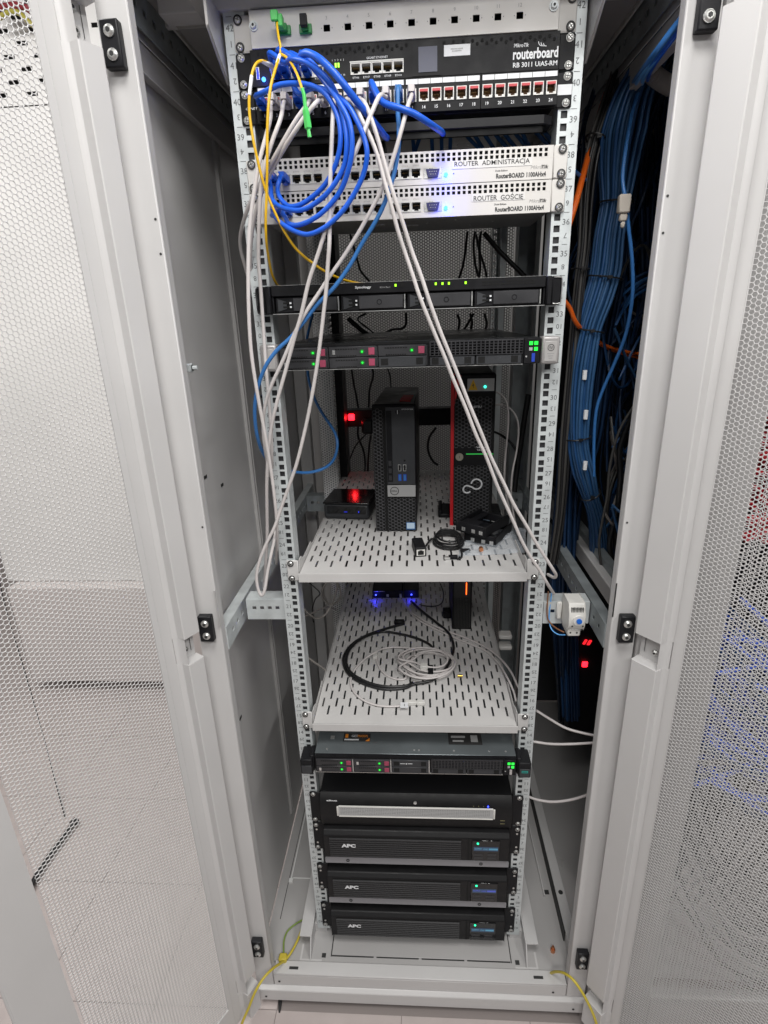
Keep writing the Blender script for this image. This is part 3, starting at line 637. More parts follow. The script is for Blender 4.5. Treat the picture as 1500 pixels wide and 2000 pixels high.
# --- two cream routers
def cream(u, title, tx, tw, label, sw):
    z0 = (u - 1) * U; t = thing('router', label, 'router', (0, 0.07, z0), 'rack routers')
    us = [-0.2195]; k = -0.2045
    for i in range(53): us += [k - 0.0023, k + 0.0023]; k += 0.00795
    us.append(0.2195); vs = [z0 + 0.0285, z0 + 0.0300, z0 + 0.0346, z0 + 0.0364, z0 + 0.0410, z0 + 0.0440]
    sol = [[not (j in (1, 3) and i % 2 == 1) for j in range(5)] for i in range(len(us) - 1)]
    b = MB(); b.plate(us, vs, sol, lambda u_, v, w_: (u_, -0.0055 + w_, v), 0.002); b.build('vented_plate', RTR, t)
    xs_ = [-0.1975, -0.1812, -0.1648, -0.1484, -0.1320, -0.1085, -0.0918, -0.0752, -0.0588, -0.0422, -0.0160, 0.0005, 0.0170]
    cutplate(xs_, 0.0142, -0.2195, 0.2195, z0 + 0.0006, z0 + 0.0093, z0 + 0.0227, z0 + 0.0284, -0.0055, -0.0035, RTR, t, 'face_plate')
    b = MB(); b.box(-0.2180, 0.2180, 0.0075, 0.145, z0 + 0.0015, z0 + 0.0430); b.build('chassis', mat('router_chassis', (0.28, 0.28, 0.27), 0.35, 0.3), t)
    b = MB(); b.box(-0.2170, 0.2170, -0.0015, 0.0028, z0 + 0.0275, z0 + 0.0425); b.build('vent_backing', VOID, t)
    for sx in (-1, 1):
        b = MB(); b.box(sx * 0.2202, sx * 0.2410, -0.0055, -0.0008, z0 + 0.0006, z0 + 0.0440); b.build('mounting_ear', RTR, t, bev=0.0015)
    screws(t, (z0 + 0.00635, z0 + 0.0381), True, -0.0056)
    for x in xs_: inst(PORTS, 'port', t, (x, -0.0056, z0 + 0.0160))
    b = MB()
    for i, x in enumerate(xs_): txt(b, 'ETH%d' % (i + 1), x, -0.0058, z0 + 0.0262, 0.0020, width=0.009)
    txt(b, 'MikroTik', 0.2005, -0.0058, z0 + 0.0165, 0.0046, width=0.026, shear=0.25)
    b.build('small_print', mat('faint_print', (0.34, 0.33, 0.32), 0.6), t, smooth=0)
    b = MB(); txt(b, 'Tik', 0.2080, -0.0061, z0 + 0.0166, 0.0044, width=0.0105, shear=0.25, bold=0.01); txt(b, 'Dude Edition', 0.1445, -0.0058, z0 + 0.0142, 0.0023, width=0.018, bold=0.02)
    txt(b, 'RouterBOARD 1100AHx4', 0.1735, -0.0058, z0 + 0.0072, 0.0066, width=0.0735, bold=0.035)
    b.build('lettering', PBLACK, t, smooth=0)
    b = MB(); b.box(tx - sw / 2, tx + sw / 2, -0.0061, -0.0057, z0 + 0.0190, z0 + 0.0298); lb = b.build('name_label', mat('name_label_white', (0.70, 0.69, 0.67), 0.35), t)
    text(title, tx, -0.0064, z0 + 0.0244, 0.0080 if u == 38 else 0.0090, PBLACK, lb, width=tw, bold=0.004)
    b = MB(); b.box(0.0285, 0.0560, -0.0062, -0.0052, z0 + 0.0080, z0 + 0.0225); b.build('serial_plate', SILVER, t, bev=0.001)
    b = MB(); b.prism([(0.0330, z0 + 0.0195), (0.0515, z0 + 0.0195), (0.0490, z0 + 0.0105), (0.0355, z0 + 0.0105)], 'y', -0.0063, -0.0092); sp = b.build('serial_port', mat('serial_blue', (0.02, 0.02, 0.10), 0.4), t, bev=0.0008)
    b = MB()
    for r_ in range(2):
        for k in range(5 - r_): b.cyl((0.0370 + k * 0.0026 + r_ * 0.0013, -0.0093, z0 + 0.0168 - r_ * 0.0034), 'y', 0.0005, -0.0003, 6)
    b.build('serial_pin', SILVER, sp)
    b = MB(); b.cyl((0.0620, -0.0056, z0 + 0.0125), 'y', 0.0028, -0.0016, 12); b.build('power_light', LB, t); glow((0.0620, -0.0125, z0 + 0.0115), (0.0, 0.03, 1.0), 0.045, 0.003)
    b = MB(); b.cyl((0.0735, -0.0056, z0 + 0.0135), 'y', 0.0009, -0.0003, 8); b.build('reset_hole', PBLACK, t)
    b = MB()
    for k in range(9): x = -0.17 + k * 0.04 + random.uniform(-.01, .01); b.cyl((x, random.uniform(0.02, 0.12), z0 + 0.0014), 'z', 0.0016, -0.0008, 8)
    b.box(-0.06, -0.035, 0.05, 0.058, z0 + 0.0006, z0 + 0.0014); b.box(0.0, 0.02, 0.07, 0.076, z0 + 0.0006, z0 + 0.0014); b.build('underside_stud', SILVER, t)
    return t
r1 = cream(38, 'ROUTER  ADMINISTRACJA', 0.1300, 0.111, 'cream router with name label ROUTER ADMINISTRACJA', 0.118)
r2 = cream(37, 'ROUTER  GO\u015aCIE', 0.1410, 0.074, 'cream router with name label ROUTER GO\u015aCIE', 0.080)
b = MB()
for z, x in ((37 * U + 0.0195, -0.1870), (36 * U + 0.0195, -0.1870)): b.cyl((x, -0.0265, z), 'y', 0.0012, -0.001, 8)
o = b.build('link_light', LA, r1)
# --- storage unit U34
z0 = 33 * U
sy = thing('storage_server', 'black four-bay storage unit with lime status lights', 'server', (0, 0.2, z0), 'rack servers')
b = MB(); b.box(-0.2150, 0.2150, 0.0, 0.40, z0 + 0.002, z0 + 0.0425); b.build('chassis', mat('chassis_grey', (0.03, 0.03, 0.032), 0.35, 0.4), sy)
us = [-0.2160]; 
def slots(mb, x0, x1, z, n, gap, h, y, mi=0):
    p = (x1 - x0) / n
    for k in range(n): mb.box(x0 + k * p + gap / 2, x0 + (k + 1) * p - gap / 2, y - 0.0004, y, z, z + h, mi)
b = MB(); b.box(-0.2165, 0.2165, -0.024, 0.0, z0 + 0.0275, z0 + 0.0436); b.box(-0.2165, -0.2135, -0.022, 0, z0 + 0.0020, z0 + 0.0275); b.box(0.2135, 0.2165, -0.022, 0, z0 + 0.002, z0 + 0.0275)
b.build('front_bezel', BLACK, sy, bev=0.001)
b = MB(); b.box(-0.2165, 0.2165, -0.0235, -0.0005, z0 + 0.0006, z0 + 0.0016); b.box(-0.2165, 0.2165, -0.0245, -0.0235, z0 + 0.0437, z0 + 0.0441); b.build('edge_trim', SILVER, sy)
for x0 in (-0.205, 0.115):
    b = MB(); slots(b, x0 + 0.002, x0 + 0.085, z0 + 0.0375, 9, 0.0012, 0.0022, -0.0241); slots(b, x0 + 0.002, x0 + 0.085, z0 + 0.0335, 9, 0.0012, 0.0022, -0.0241); b.build('vent', VOID, sy)
for k in range(4):
    x0 = -0.2115 + k * 0.1062; x1 = x0 + 0.1035
    b = MB(); b.box(x0, x1, -0.020, -0.0005, z0 + 0.0030, z0 + 0.0262); dbay = b.build('drive_bay', BLACK, sy, bev=0.001)
    b = MB(); b.box(x0 + 0.029, x1 - 0.004, -0.0232, -0.0202, z0 + 0.0050, z0 + 0.0245); b.build('tray_face', CHAR, dbay, bev=0.0008)
    b = MB(); b.prism([(x0 + 0.004, z0 + 0.0240), (x0 + 0.018, z0 + 0.019), (x0 + 0.018, z0 + 0.009), (x0 + 0.004, z0 + 0.005)], 'y', -0.0215, -0.0202); b.build('latch', GREYD, dbay)
    b = MB(); b.box(x0 + 0.0125, x0 + 0.024, -0.0219, -0.0203, z0 + 0.0100, z0 + 0.0128); b.box(x0 + 0.0125, x0 + 0.024, -0.0219, -0.0203, z0 + 0.0160, z0 + 0.0188); b.build('latch_slot', VOID, dbay)
    b = MB(); b.box(x0 + 0.0235, x0 + 0.0262, -0.0225, -0.0203, z0 + 0.0100, z0 + 0.0126); b.box(x0 + 0.0235, x0 + 0.0262, -0.0225, -0.0203, z0 + 0.0160, z0 + 0.0186); b.build('bay_light', PWHITE, dbay)
    b = MB(); b.box(x1 - 0.0022, x1 - 0.0004, -0.0215, -0.0202, z0 + 0.0040, z0 + 0.0250); b.build('bay_edge', CHROME, dbay)
    b = MB(); b.ring(((x0 + x1) / 2 + 0.010, -0.0233, z0 + 0.0145), 'y', 0.0030, 0.0042, -0.0003, 14); b.build('lock', BLACK, dbay)
text('Synology', -0.0685, -0.0243, z0 + 0.0365, 0.0048, PWHITE, sy, width=0.0255, bold=0.02)
text('RS1619xs+', -0.0335, -0.0243, z0 + 0.0358, 0.0024, PGREY, sy, width=0.0165)
b = MB()
for x in (-0.0170, 0.0460, 0.0565, 0.0665, 0.0925): b.box(x - 0.0014, x + 0.0014, -0.0247, -0.0241, z0 + 0.0362, z0 + 0.0398)
b.build('status_light', LYG, sy)
b = MB()
for x, h in ((-0.0065, 0.003), (0.013, 0.002)): b.cyl((x, -0.0242, z0 + 0.038), 'y', h, -0.0005, 12)
b.build('button', VOID, sy)
for sx in (-1, 1):
    b = MB(); b.box(sx * 0.2170, sx * 0.2260, -0.0290, -0.0006, z0 + 0.001, z0 + 0.0432); b.box(sx * 0.2262, sx * 0.2415, -0.0215, -0.0006, z0 + 0.001, z0 + 0.0432); b.build('mounting_ear', BLACK, sy, bev=0.002)
    b = MB(); b.tube(spline([(sx * 0.2290, -0.0225, z0 + 0.0415), (sx * 0.2390, -0.0230, z0 + 0.0410), (sx * 0.2412, -0.0235, z0 + 0.036), (sx * 0.2412, -0.0235, z0 + 0.008), (sx * 0.239, -0.0230, z0 + 0.0032), (sx * 0.2290, -0.0225, z0 + 0.0030)], 5), 0.0009, 6); b.build('ear_edge', CHAR if sx < 0 else SILVER, sy, smooth=60)
# --- 1U servers with hot-swap drives
def server(z0, yf, lab, drives, ear, pink, lid):
    t = thing('server', lab, 'server', (0, 0.25, z0), 'rack servers')
    b = MB(); b.box(-0.2150, 0.2150, yf + 0.008, 0.58, z0 + 0.0016, z0 + 0.0418); b.build('chassis', lid, t, bev=0.001)
    b = MB(); b.box(-0.2140, 0.2140, yf, yf + 0.0075, z0 + 0.0016, z0 + 0.0418); b.build('front_bezel', BLACK, t)
    b = MB(); b.box(-0.2140, 0.1870, yf - 0.003, yf + 0.006, z0 + 0.0004, z0 + 0.0014); b.build('edge_trim', CHROME, t)
    b = MB(); slots(b, -0.212, 0.19, z0 + 0.0385, 60, 0.0014, 0.0022, yf - 0.0002); b.build('vent', VOID, t)
    for c in range(3):
        x0 = -0.2110 + c * 0.0815; x1 = x0 + 0.0780
        for r_ in range(2):
            zz = z0 + 0.0025 + r_ * 0.0175; kind = drives[c][r_]
            b = MB(); b.box(x0, x1, yf - 0.0045, yf - 0.0002, zz, zz + 0.0165); cr_ = b.build('drive_carrier' if kind else 'blank_cover', CHAR if kind else GREYD, t, bev=0.0007)
            if kind:
                b = MB(); b.box(x1 - 0.0125, x1 - 0.0025, yf - 0.0056, yf - 0.0046, zz + 0.0028, zz + 0.0142); b.build('latch', pink, cr_, bev=0.0004)
                b = MB(); b.ring((x1 - 0.0230, yf - 0.0046, zz + 0.0082), 'y', 0.0026, 0.0034, -0.0006, 14, 1); b.cyl((x1 - 0.0230, yf - 0.0046, zz + 0.0082), 'y', 0.0016, -0.0006, 10); b.build('drive_light', [LG, LGD], cr_)
                b = MB(); slots(b, x0 + 0.010, x1 - 0.030, zz + 0.0120, 9, 0.0012, 0.0016, yf - 0.0047); slots(b, x0 + 0.012, x1 - 0.032, zz + 0.0015, 9, 0.0012, 0.0014, yf - 0.0047); b.build('vent', VOID, cr_)
                if r_ == c % 2: 
                    b = MB(); b.box(x0 + 0.006, x0 + 0.0105, yf - 0.0054, yf - 0.0046, zz + 0.0045, zz + 0.0115); b.build('release_tab', SILVER, cr_)
            else:
                b = MB(); b.box(x0 + 0.004, x0 + 0.016, yf - 0.0048, yf - 0.0046, zz + 0.003, zz + 0.0135)
                b.box(x1 - 0.016, x1 - 0.005, yf - 0.0048, yf - 0.0046, zz + 0.003, zz + 0.0135); b.build('recess', VOID, cr_)
        b = MB(); b.box(x1 + 0.0004, x1 + 0.0022, yf - 0.0035, yf - 0.0002, z0 + 0.004, z0 + 0.035); b.build('divider', SILVER if lid is HPTOP else CHAR, t)
    # perforated block
    us = [0.0360]; k = 0.0380
    while k < 0.184: us += [k, k + 0.0050]; k += 0.0068
    us.append(0.1860); vs = [z0 + 0.0178]
    for j in range(5): vs += [z0 + 0.0190 + j * 0.0042, z0 + 0.0190 + j * 0.0042 + 0.0030]
    vs.append(z0 + 0.0412)
    sol = [[not (i % 2 == 1 and j % 2 == 1) for j in range(len(vs) - 1)] for i in range(len(us) - 1)]
    b = MB(); b.plate(us, vs, sol, lambda u, v, w_: (u, yf - 0.0060 + w_, v), 0.0025); b.build('vent_grille', CHAR, t)
    for c in range(2):
        x0 = 0.0365 + c * 0.0752; b = MB(); b.box(x0, x0 + 0.0725, yf - 0.0045, yf - 0.0002, z0 + 0.0025, z0 + 0.0168); cr_ = b.build('blank_cover', GREYD, t, bev=0.0007)
        b = MB(); b.box(x0 + 0.003, x0 + 0.014, yf - 0.0048, yf - 0.0046, z0 + 0.0045, z0 + 0.0150); b.box(x0 + 0.056, x0 + 0.067, yf - 0.0048, yf - 0.0046, z0 + 0.0045, z0 + 0.0150); b.build('recess', VOID, cr_)
    b = MB(); b.box(0.1880, 0.2135, yf - 0.0050, yf - 0.0002, z0 + 0.0016, z0 + 0.0415); cp = b.build('control_panel', BLACK, t, bev=0.001)
    b = MB()
    for x, z in ((0.1985, 0.0335), (0.2065, 0.0335), (0.2065, 0.0245)): b.box(x - 0.0028, x + 0.0028, yf - 0.0058, yf - 0.0051, z0 + z - 0.0028, z0 + z + 0.0028)
    b.build('status_light', LG, cp)
    b = MB(); b.box(0.1958, 0.2010, yf - 0.0056, yf - 0.0051, z0 + 0.0220, z0 + 0.0270); b.cyl((0.1918, yf - 0.0051, z0 + 0.013), 'y', 0.0014, -0.0004, 8); b.build('uid_button', FOIL, cp)
    b = MB(); b.box(0.2005, 0.2055, yf - 0.0056, yf - 0.0051, z0 + 0.0045, z0 + 0.0180); b.build('usb_port', USBB if lid is not HPTOP else SILVER, cp)
    return t
LIDD = mat('server_lid_dark', (0.07, 0.075, 0.078), 0.28, 0.6, 0.05, 12)
s1 = server(31 * U, -0.0200, 'black six-drive server with silver badge ears, above the tower computers', [(1, 1), (1, 1), (0, 1)], 0, MAROON, LIDD)
s2 = server(12 * U, -0.0320, 'black six-drive server with bare steel lid, below the lower shelf', [(1, 1), (1, 1), (0, 0)], 1, MAROON, HPTOP)
z0 = 31 * U
for sx in (-1, 1):
    b = MB(); b.box(sx * 0.2155, sx * 0.2430, -0.0300, -0.0006, z0 + 0.0006, z0 + 0.0430); e = b.build('mounting_ear', mat('ear_silver', (0.40, 0.385, 0.38), 0.4, 0.3), s1, bev=0.003, seg=2)
    b = MB(); b.box(sx * 0.2195, sx * 0.2385, -0.0312, -0.0301, z0 + 0.0050, z0 + 0.0360); b.build('badge_plate', mat('badge_silver', (0.50, 0.485, 0.475), 0.35, 0.3), e, bev=0.001)
    if sx > 0:
        b = MB(); b.ring((0.2290, -0.0313, z0 + 0.0262), 'y', 0.0045, 0.0053, -0.0004, 20); txt(b, 'hp', 0.2290, -0.0316, z0 + 0.0262, 0.0062, shear=0.3); b.build('badge_mark', PBLACK, e)
        b = MB()
        for k, h_ in enumerate((0.0055, 0.004, 0.003)): b.box(0.2290 - h_, 0.2290 + h_, -0.0316, -0.0314, z0 + 0.0165 - k * 0.0035, z0 + 0.0175 - k * 0.0035)
        b.build('small_print', PGREY, e)
z0 = 12 * U
for sx in (-1, 1):
    b = MB(); b.box(sx * 0.2155, sx * 0.2260, -0.0330, -0.0006, z0 + 0.0006, z0 + 0.0430); b.box(sx * 0.2180, sx * 0.2440, -0.0430, -0.0006, z0 + 0.0010, z0 + 0.0400)
    e = b.build('mounting_ear', BLACK, s2, bev=0.003, seg=2)
    b = MB(); b.box(sx * 0.2205, sx * 0.2415, -0.0444, -0.0432, z0 + 0.0050, z0 + 0.0260); b.build('badge_plate', GREYD, e, bev=0.001)
b = MB()
b.box(0.2240, 0.2370, -0.0450, -0.0445, z0 + 0.0165, z0 + 0.0178); b.box(0.2240, 0.2370, -0.0450, -0.0445, z0 + 0.0205, z0 + 0.0218); b.box(0.2240, 0.2253, -0.0450, -0.0445, z0 + 0.0178, z0 + 0.0205); b.box(0.2357, 0.2370, -0.0450, -0.0445, z0 + 0.0178, z0 + 0.0205)
b.build('badge_mark', TEAL, s2)
b = MB(); b.box(-0.030, -0.020, -0.0370, -0.0366, z0 + 0.0280, z0 + 0.0290); b.build('small_print', PWHITE, s2); b = MB(); b.box(-0.014, -0.004, -0.0370, -0.0366, z0 + 0.0280, z0 + 0.0290); b.cyl((-0.017, -0.0368, z0 + 0.0285), 'y', 0.0015, -0.0003, 8); b.build('small_print', PWHITE, s2)
zt = z0 + 0.0420
def lidlabel(x0, x1, y0, y1, m, name): 
    b = MB(); b.box(x0, x1, y0, y1, zt, zt + 0.0005); return b.build(name, m, s2)
q_ = P(672, 1448, z=zt); q2_ = P(724, 1433, z=zt); ys = q_[1]; ds_ = (q2_[1] - q_[1]) / 0.032; l = lidlabel(-0.158, -0.098, ys, ys + 0.032 * ds_, PBLACK, 'lid_sticker')
text('GET', -0.1330, ys + 0.021 * ds_, zt + 0.0008, 0.009 * ds_, PWHITE, l, width=0.014, plane='xy', bold=0.02); text('PRICE.PL', -0.1145, ys + 0.021 * ds_, zt + 0.0008, 0.009 * ds_, ORNG, l, width=0.023, plane='xy', bold=0.02)
b = MB(); b.box(-0.155, -0.123, ys + 0.004 * ds_, ys + 0.009 * ds_, zt + 0.0006, zt + 0.0009); b.build('print_bar', PWHITE, l); b = MB(); b.prism([(-0.108, ys + 0.001), (-0.099, ys + 0.001), (-0.099, ys + 0.014 * ds_)], 'z', zt + 0.0006, zt + 0.0010); b.box(-0.154, -0.1475, ys + 0.014 * ds_, ys + 0.028 * ds_, zt + 0.0006, zt + 0.0009); b.build('orange_mark', ORNG, l)
l = lidlabel(0.075, 0.148, 0.006, 0.12, PBLACK, 'lid_label')
b = MB(); b.box(0.081, 0.112, 0.026, 0.032, zt + 0.0006, zt + 0.0009); b.box(0.084, 0.108, 0.014, 0.019, zt + 0.0006, zt + 0.0009); b.box(0.124, 0.139, 0.014, 0.034, zt + 0.0006, zt + 0.0009); b.build('print_bar', FOIL, l)
lidlabel(-0.150, -0.095, 0.064, 0.12, PBLACK, 'lid_label'); lidlabel(-0.187, -0.178, 0.018, 0.028, SILVER, 'lid_mark')
b = MB()
for x in (-0.19, 0.0, 0.01, 0.085, 0.16, 0.195): b.cyl((x, -0.012, zt), 'z', 0.0022, 0.0006, 10)
b.build('rivet', SILVER, s2)
# --- recorder U9-10
z0 = 8 * U
nv = thing('video_recorder', 'deep black recorder with long pale grille and blue light', 'recorder', (0, 0.2, z0))
b = MB(); b.box(-0.2180, 0.2180, 0.0, 0.46, z0 + 0.001, z0 + 0.0800); b.build('chassis', mat('recorder_lid', (0.012, 0.012, 0.013), 0.28), nv, bev=0.001)
b = MB(); b.prism([(0.0, z0 + 0.0005), (-0.014, z0 + 0.0035), (-0.018, z0 + 0.014), (-0.018, z0 + 0.0600), (-0.010, z0 + 0.0790), (0.0, z0 + 0.0885)], 'x', -0.2165, 0.2165); b.build('front_bezel', mat('recorder_bezel', (0.010, 0.0098, 0.0102), 0.5, 0, 0.1, 30, 0.2, 500, spec=0.25), nv, bev=0.0015, seg=2)
for sx in (-1, 1):
    b = MB(); b.box(sx * 0.2170, sx * 0.2410, -0.0040, -0.0006, z0 + 0.0005, z0 + 0.0885); b.build('mounting_ear', BLACK, nv, bev=0.002)
screws(nv, (z0 + 0.0075, z0 + 0.0825), False, -0.0042)
us = [-0.1730]; k = -0.1690
while k < 0.166: us += [k, k + 0.0024]; k += 0.0040
us.append(0.1730); vs = [z0 + 0.0395]
for j in range(5): vs += [z0 + 0.0425 + j * 0.0040, z0 + 0.0425 + j * 0.0040 + 0.0024]
vs.append(z0 + 0.0640)
sol = [[not (i % 2 == 1 and j % 2 == 1) for j in range(len(vs) - 1)] for i in range(len(us) - 1)]
b = MB(); b.plate(us, vs, sol, lambda u, v, w_: (u, -0.0212 + w_, v), 0.0012)
b.build('front_grille', MESHG, nv)
b = MB(); b.box(-0.1775, -0.1732, -0.0225, -0.0185, z0 + 0.0385, z0 + 0.0650); b.box(0.1732, 0.1775, -0.0225, -0.0185, z0 + 0.0385, z0 + 0.0650); b.box(-0.1731, 0.1731, -0.0225, -0.0185, z0 + 0.0645, z0 + 0.0672); b.box(-0.1731, 0.1731, -0.0225, -0.0185, z0 + 0.0362, z0 + 0.0390); b.build('grille_frame', WPL, nv, bev=0.0008)
b = MB(); b.box(-0.1730, 0.1730, -0.0199, -0.0184, z0 + 0.039, z0 + 0.0645); b.build('grille_backing', mat('grille_backing_grey', (0.10, 0.10, 0.10), 0.7), nv)
text('alhua', -0.1880, -0.0160, z0 + 0.0775, 0.0045, PWHITE, nv, width=0.0245, bold=0.04)
b = MB(); b.cyl((0.0, -0.0135, z0 + 0.0745), 'y', 0.0036, -0.0030, 14); b.cyl((0.0, -0.0166, z0 + 0.0745), 'y', 0.0024, -0.0004, 10); b.build('lock', SILVER, nv)
b = MB(); b.cyl((0.1620, -0.0155, z0 + 0.0690), 'y', 0.0014, -0.0016, 8); b.build('power_light', LB2, nv)
b = MB()
for k in range(3): b.cyl((0.130 + k * 0.011, -0.0155, z0 + 0.0690), 'y', 0.0009, -0.0010, 8)
b.box(0.1900, 0.2000, -0.0186, -0.0181, z0 + 0.0300, z0 + 0.0312); b.box(0.1900, 0.2000, -0.0186, -0.0181, z0 + 0.0210, z0 + 0.0222); b.build('small_print', mat('print_khaki', (0.22, 0.20, 0.10), 0.6), nv)
# --- three UPS units
def ups(u, lab, lcd, lip):
    z0 = (u - 1) * U; t = thing('ups_unit', lab, 'ups', (0, 0.2, z0), 'battery backup units')
    b = MB(); b.box(-0.2150, 0.2150, 0.0, 0.44, z0 + 0.002, z0 + 0.0865); b.build('chassis', BLKM, t, bev=0.001)
    F = -0.030
    b = MB(); b.prism([(-0.0005, z0 + 0.0025), (F + 0.006, z0 + 0.004), (F, z0 + 0.010), (F, z0 + 0.0770), (F + 0.008, z0 + 0.0865), (-0.0005, z0 + 0.0870)], 'x', -0.2120, 0.2120); b.build('front_bezel', mat('ups_bezel', (0.010, 0.0098, 0.0106), 0.5, 0, 0.1, 30, 0.25, 500, spec=0.25), t, bev=0.002, seg=2)
    b = MB(); b.box(-0.1985, 0.1030, F - 0.0006, F - 0.0001, z0 + 0.0140, z0 + 0.0730); b.build('louvre_recess', VOID, t)
    for k in range(9):
        zz = z0 + 0.0155 + k * 0.0064; b = MB(); b.prism([(F - 0.0008, zz), (F - 0.0040, zz + 0.0012), (F - 0.0040, zz + 0.0030), (F - 0.0008, zz + 0.0040)], 'x', -0.1980, 0.1025); b.build('louvre', mat('louvre_black', (0.017, 0.0165, 0.018), 0.45), t)
    b = MB()
    txt(b, 'APC', -0.1540, F - 0.0048, z0 + 0.0520, 0.0110, width=0.0330, bold=0.06); lg = b.build('lettering', PWHITE, t, smooth=0)
    b = MB(); b.box(0.1180, 0.1215, F - 0.001, F - 0.0001, z0 + 0.012, z0 + 0.078); b.build('bezel_groove', VOID, t)
    b = MB(); b.box(0.1270, 0.1900, F - 0.0025, F - 0.0001, z0 + 0.0130, z0 + 0.0740); ds = b.build('display_panel', GLOSS, t, bev=0.0015)
    b = MB(); b.box(0.1310, 0.1860, F - 0.0030, F - 0.0026, z0 + 0.0440, z0 + 0.0560); sc_ = b.build('display', mat('lcd_glass_lit', (0.02, 0.03, 0.05), 0.3, emit=(0.05, 0.12, 0.25), estr=0.25), ds)
    b = MB(); random.seed(u)
    txt(b, 'OUTPUT', 0.1410, F - 0.0032, z0 + 0.0505, 0.0050, width=0.0165, bold=0.03); txt(b, 'LOAD', 0.1575, F - 0.0032, z0 + 0.0500, 0.0050, width=0.0105, bold=0.03); b.box(0.1650, 0.1850, F - 0.0033, F - 0.0031, z0 + 0.0475, z0 + 0.0525)
    b.build('display_reading', lcd, sc_)
    b = MB(); b.cyl((0.1400, F - 0.0026, z0 + 0.0665), 'y', 0.0024, -0.0012, 10); b.build('status_light', LT, ds)
    b = MB()
    for x in (0.142, 0.172):
        for z in (0.022, 0.032): b.box(x - 0.010, x + 0.010, F - 0.0030, F - 0.0026, z0 + z - 0.0035, z0 + z + 0.0035)
    b.build('button', CHAR, ds)
    for sx in (-1, 1):
        b = MB(); b.box(sx * 0.2125, sx * 0.2405, -0.0040, -0.0006, z0 + 0.0015, z0 + 0.0875); b.build('mounting_ear', BLACK, t, bev=0.002)
        for z_ in (0.024, 0.065): b = MB(); b.cyl((sx * 0.2320, -0.0042, z0 + z_), 'y', 0.0026, -0.001, 6); b.build('ear_slot', CHROME, t)
    screws(t, (z0 + 0.0095, z0 + 0.0785), False, -0.0042)
    if lip:
        b = MB(); b.box(-0.2140, 0.2140, -0.0215, -0.0195, z0 - 0.0205, z0 - 0.0010); b.box(-0.2140, 0.2140, -0.0195, 0.42, z0 - 0.0030, z0 - 0.0010)
        lp = b.build('support_tray', mat('tray_grey', (0.28, 0.28, 0.30), 0.42, 0.1), t, bev=0.0008)
        b = MB(); b.ring((-0.160, -0.0216, z0 - 0.0105), 'y', 0.0024, 0.0040, -0.001, 12); b.ring((0.150, -0.0216, z0 - 0.0105), 'y', 0.0024, 0.0040, -0.001, 12); b.build('tray_screw', PBLACK, lp)
ups(7, 'uppermost battery backup unit directly beneath the black recorder', LCD, True)
ups(4, 'middle battery backup unit of three, display reading tinted violet', LCD2, True)
ups(1, 'lowest battery backup unit, resting just above the cabinet base', LCD, False)
# --- two slotted shelves
def shelf(u, lab, depth):
    z0 = (u - 1) * U; zt = z0 + 0.020; t = thing('slotted_shelf', lab, 'shelf', (0, 0.35, z0), 'slotted shelves')
    # staggered slots: columns every 15 mm, slots 31 mm long, alternate columns shifted by 26 mm
    X = [-0.2150]; cx = [-0.204 + 0.015 * k + 0.0 for k in range(28)]
    for x in cx: X += [x - 0.0021, x + 0.0021]
    X.append(0.2150); vs = [-0.010]; cells = []
    y = 0.020
    while y < depth - 0.05:
        vs += [y, y + 0.0050, y + 0.0260, y + 0.031]; y += 0.052
    E0 = []
    # independent columns: build each column strip separately
    b = MB()
    for i in range(len(X) - 1):
        col = i % 2 == 1; sh = 0.026 if (i // 2) % 2 == 0 else 0.0; hh = [-0.010]
        if col:
            y = 0.018 + sh
            while y < depth - 0.04: hh += [y, y + 0.031]; y += 0.052
        hh.append(depth); so = [[not (col and j % 2 == 1) for j in range(len(hh) - 1)]]
        b.plate([X[i], X[i + 1]], hh, so, lambda u_, v, w_: (u_, v, zt - w_), 0.0015)
    b.build('shelf_top', SHELF, t, smooth=0)
    b = MB(); b.box(-0.2180, 0.2180, -0.0125, -0.0105, z0 + 0.0012, zt); b.box(-0.2180, 0.2180, -0.0105, 0.010, z0 + 0.0012, z0 + 0.0030); b.build('front_lip', SHELF, t, bev=0.0012, seg=2)
    for sx in (-1, 1):
        b = MB(); b.box(sx * 0.2180, sx * 0.2410, -0.0040, -0.0006, z0 + 0.0006, z0 + 0.0440); b.build('mounting_ear', SHELF, t, bev=0.002)
        b = MB(); b.prism([(-0.0005, zt - 0.018), (-0.0005, z0 + 0.0435), (0.018, z0 + 0.0435), (0.040, zt + 0.012), (0.120, zt + 0.012), (0.135, zt + 0.0005), (depth, zt + 0.0005), (depth, zt - 0.018)], 'x', sx * 0.2160, sx * 0.2175); b.build('side_flange', SHELF, t)
    screws(t, (z0 + 0.00635, z0 + 0.0381), True, -0.0042)
shelf(23, 'upper slotted white shelf carrying the tower computers', 0.72)
shelf(15, 'lower slotted white shelf carrying coiled cables', 0.72)
GRID = mat('grille_web', (0.040, 0.040, 0.044), 0.4)
# ================================================================ THINGS ON THE UPPER SHELF
ZS = 22 * U + 0.0200
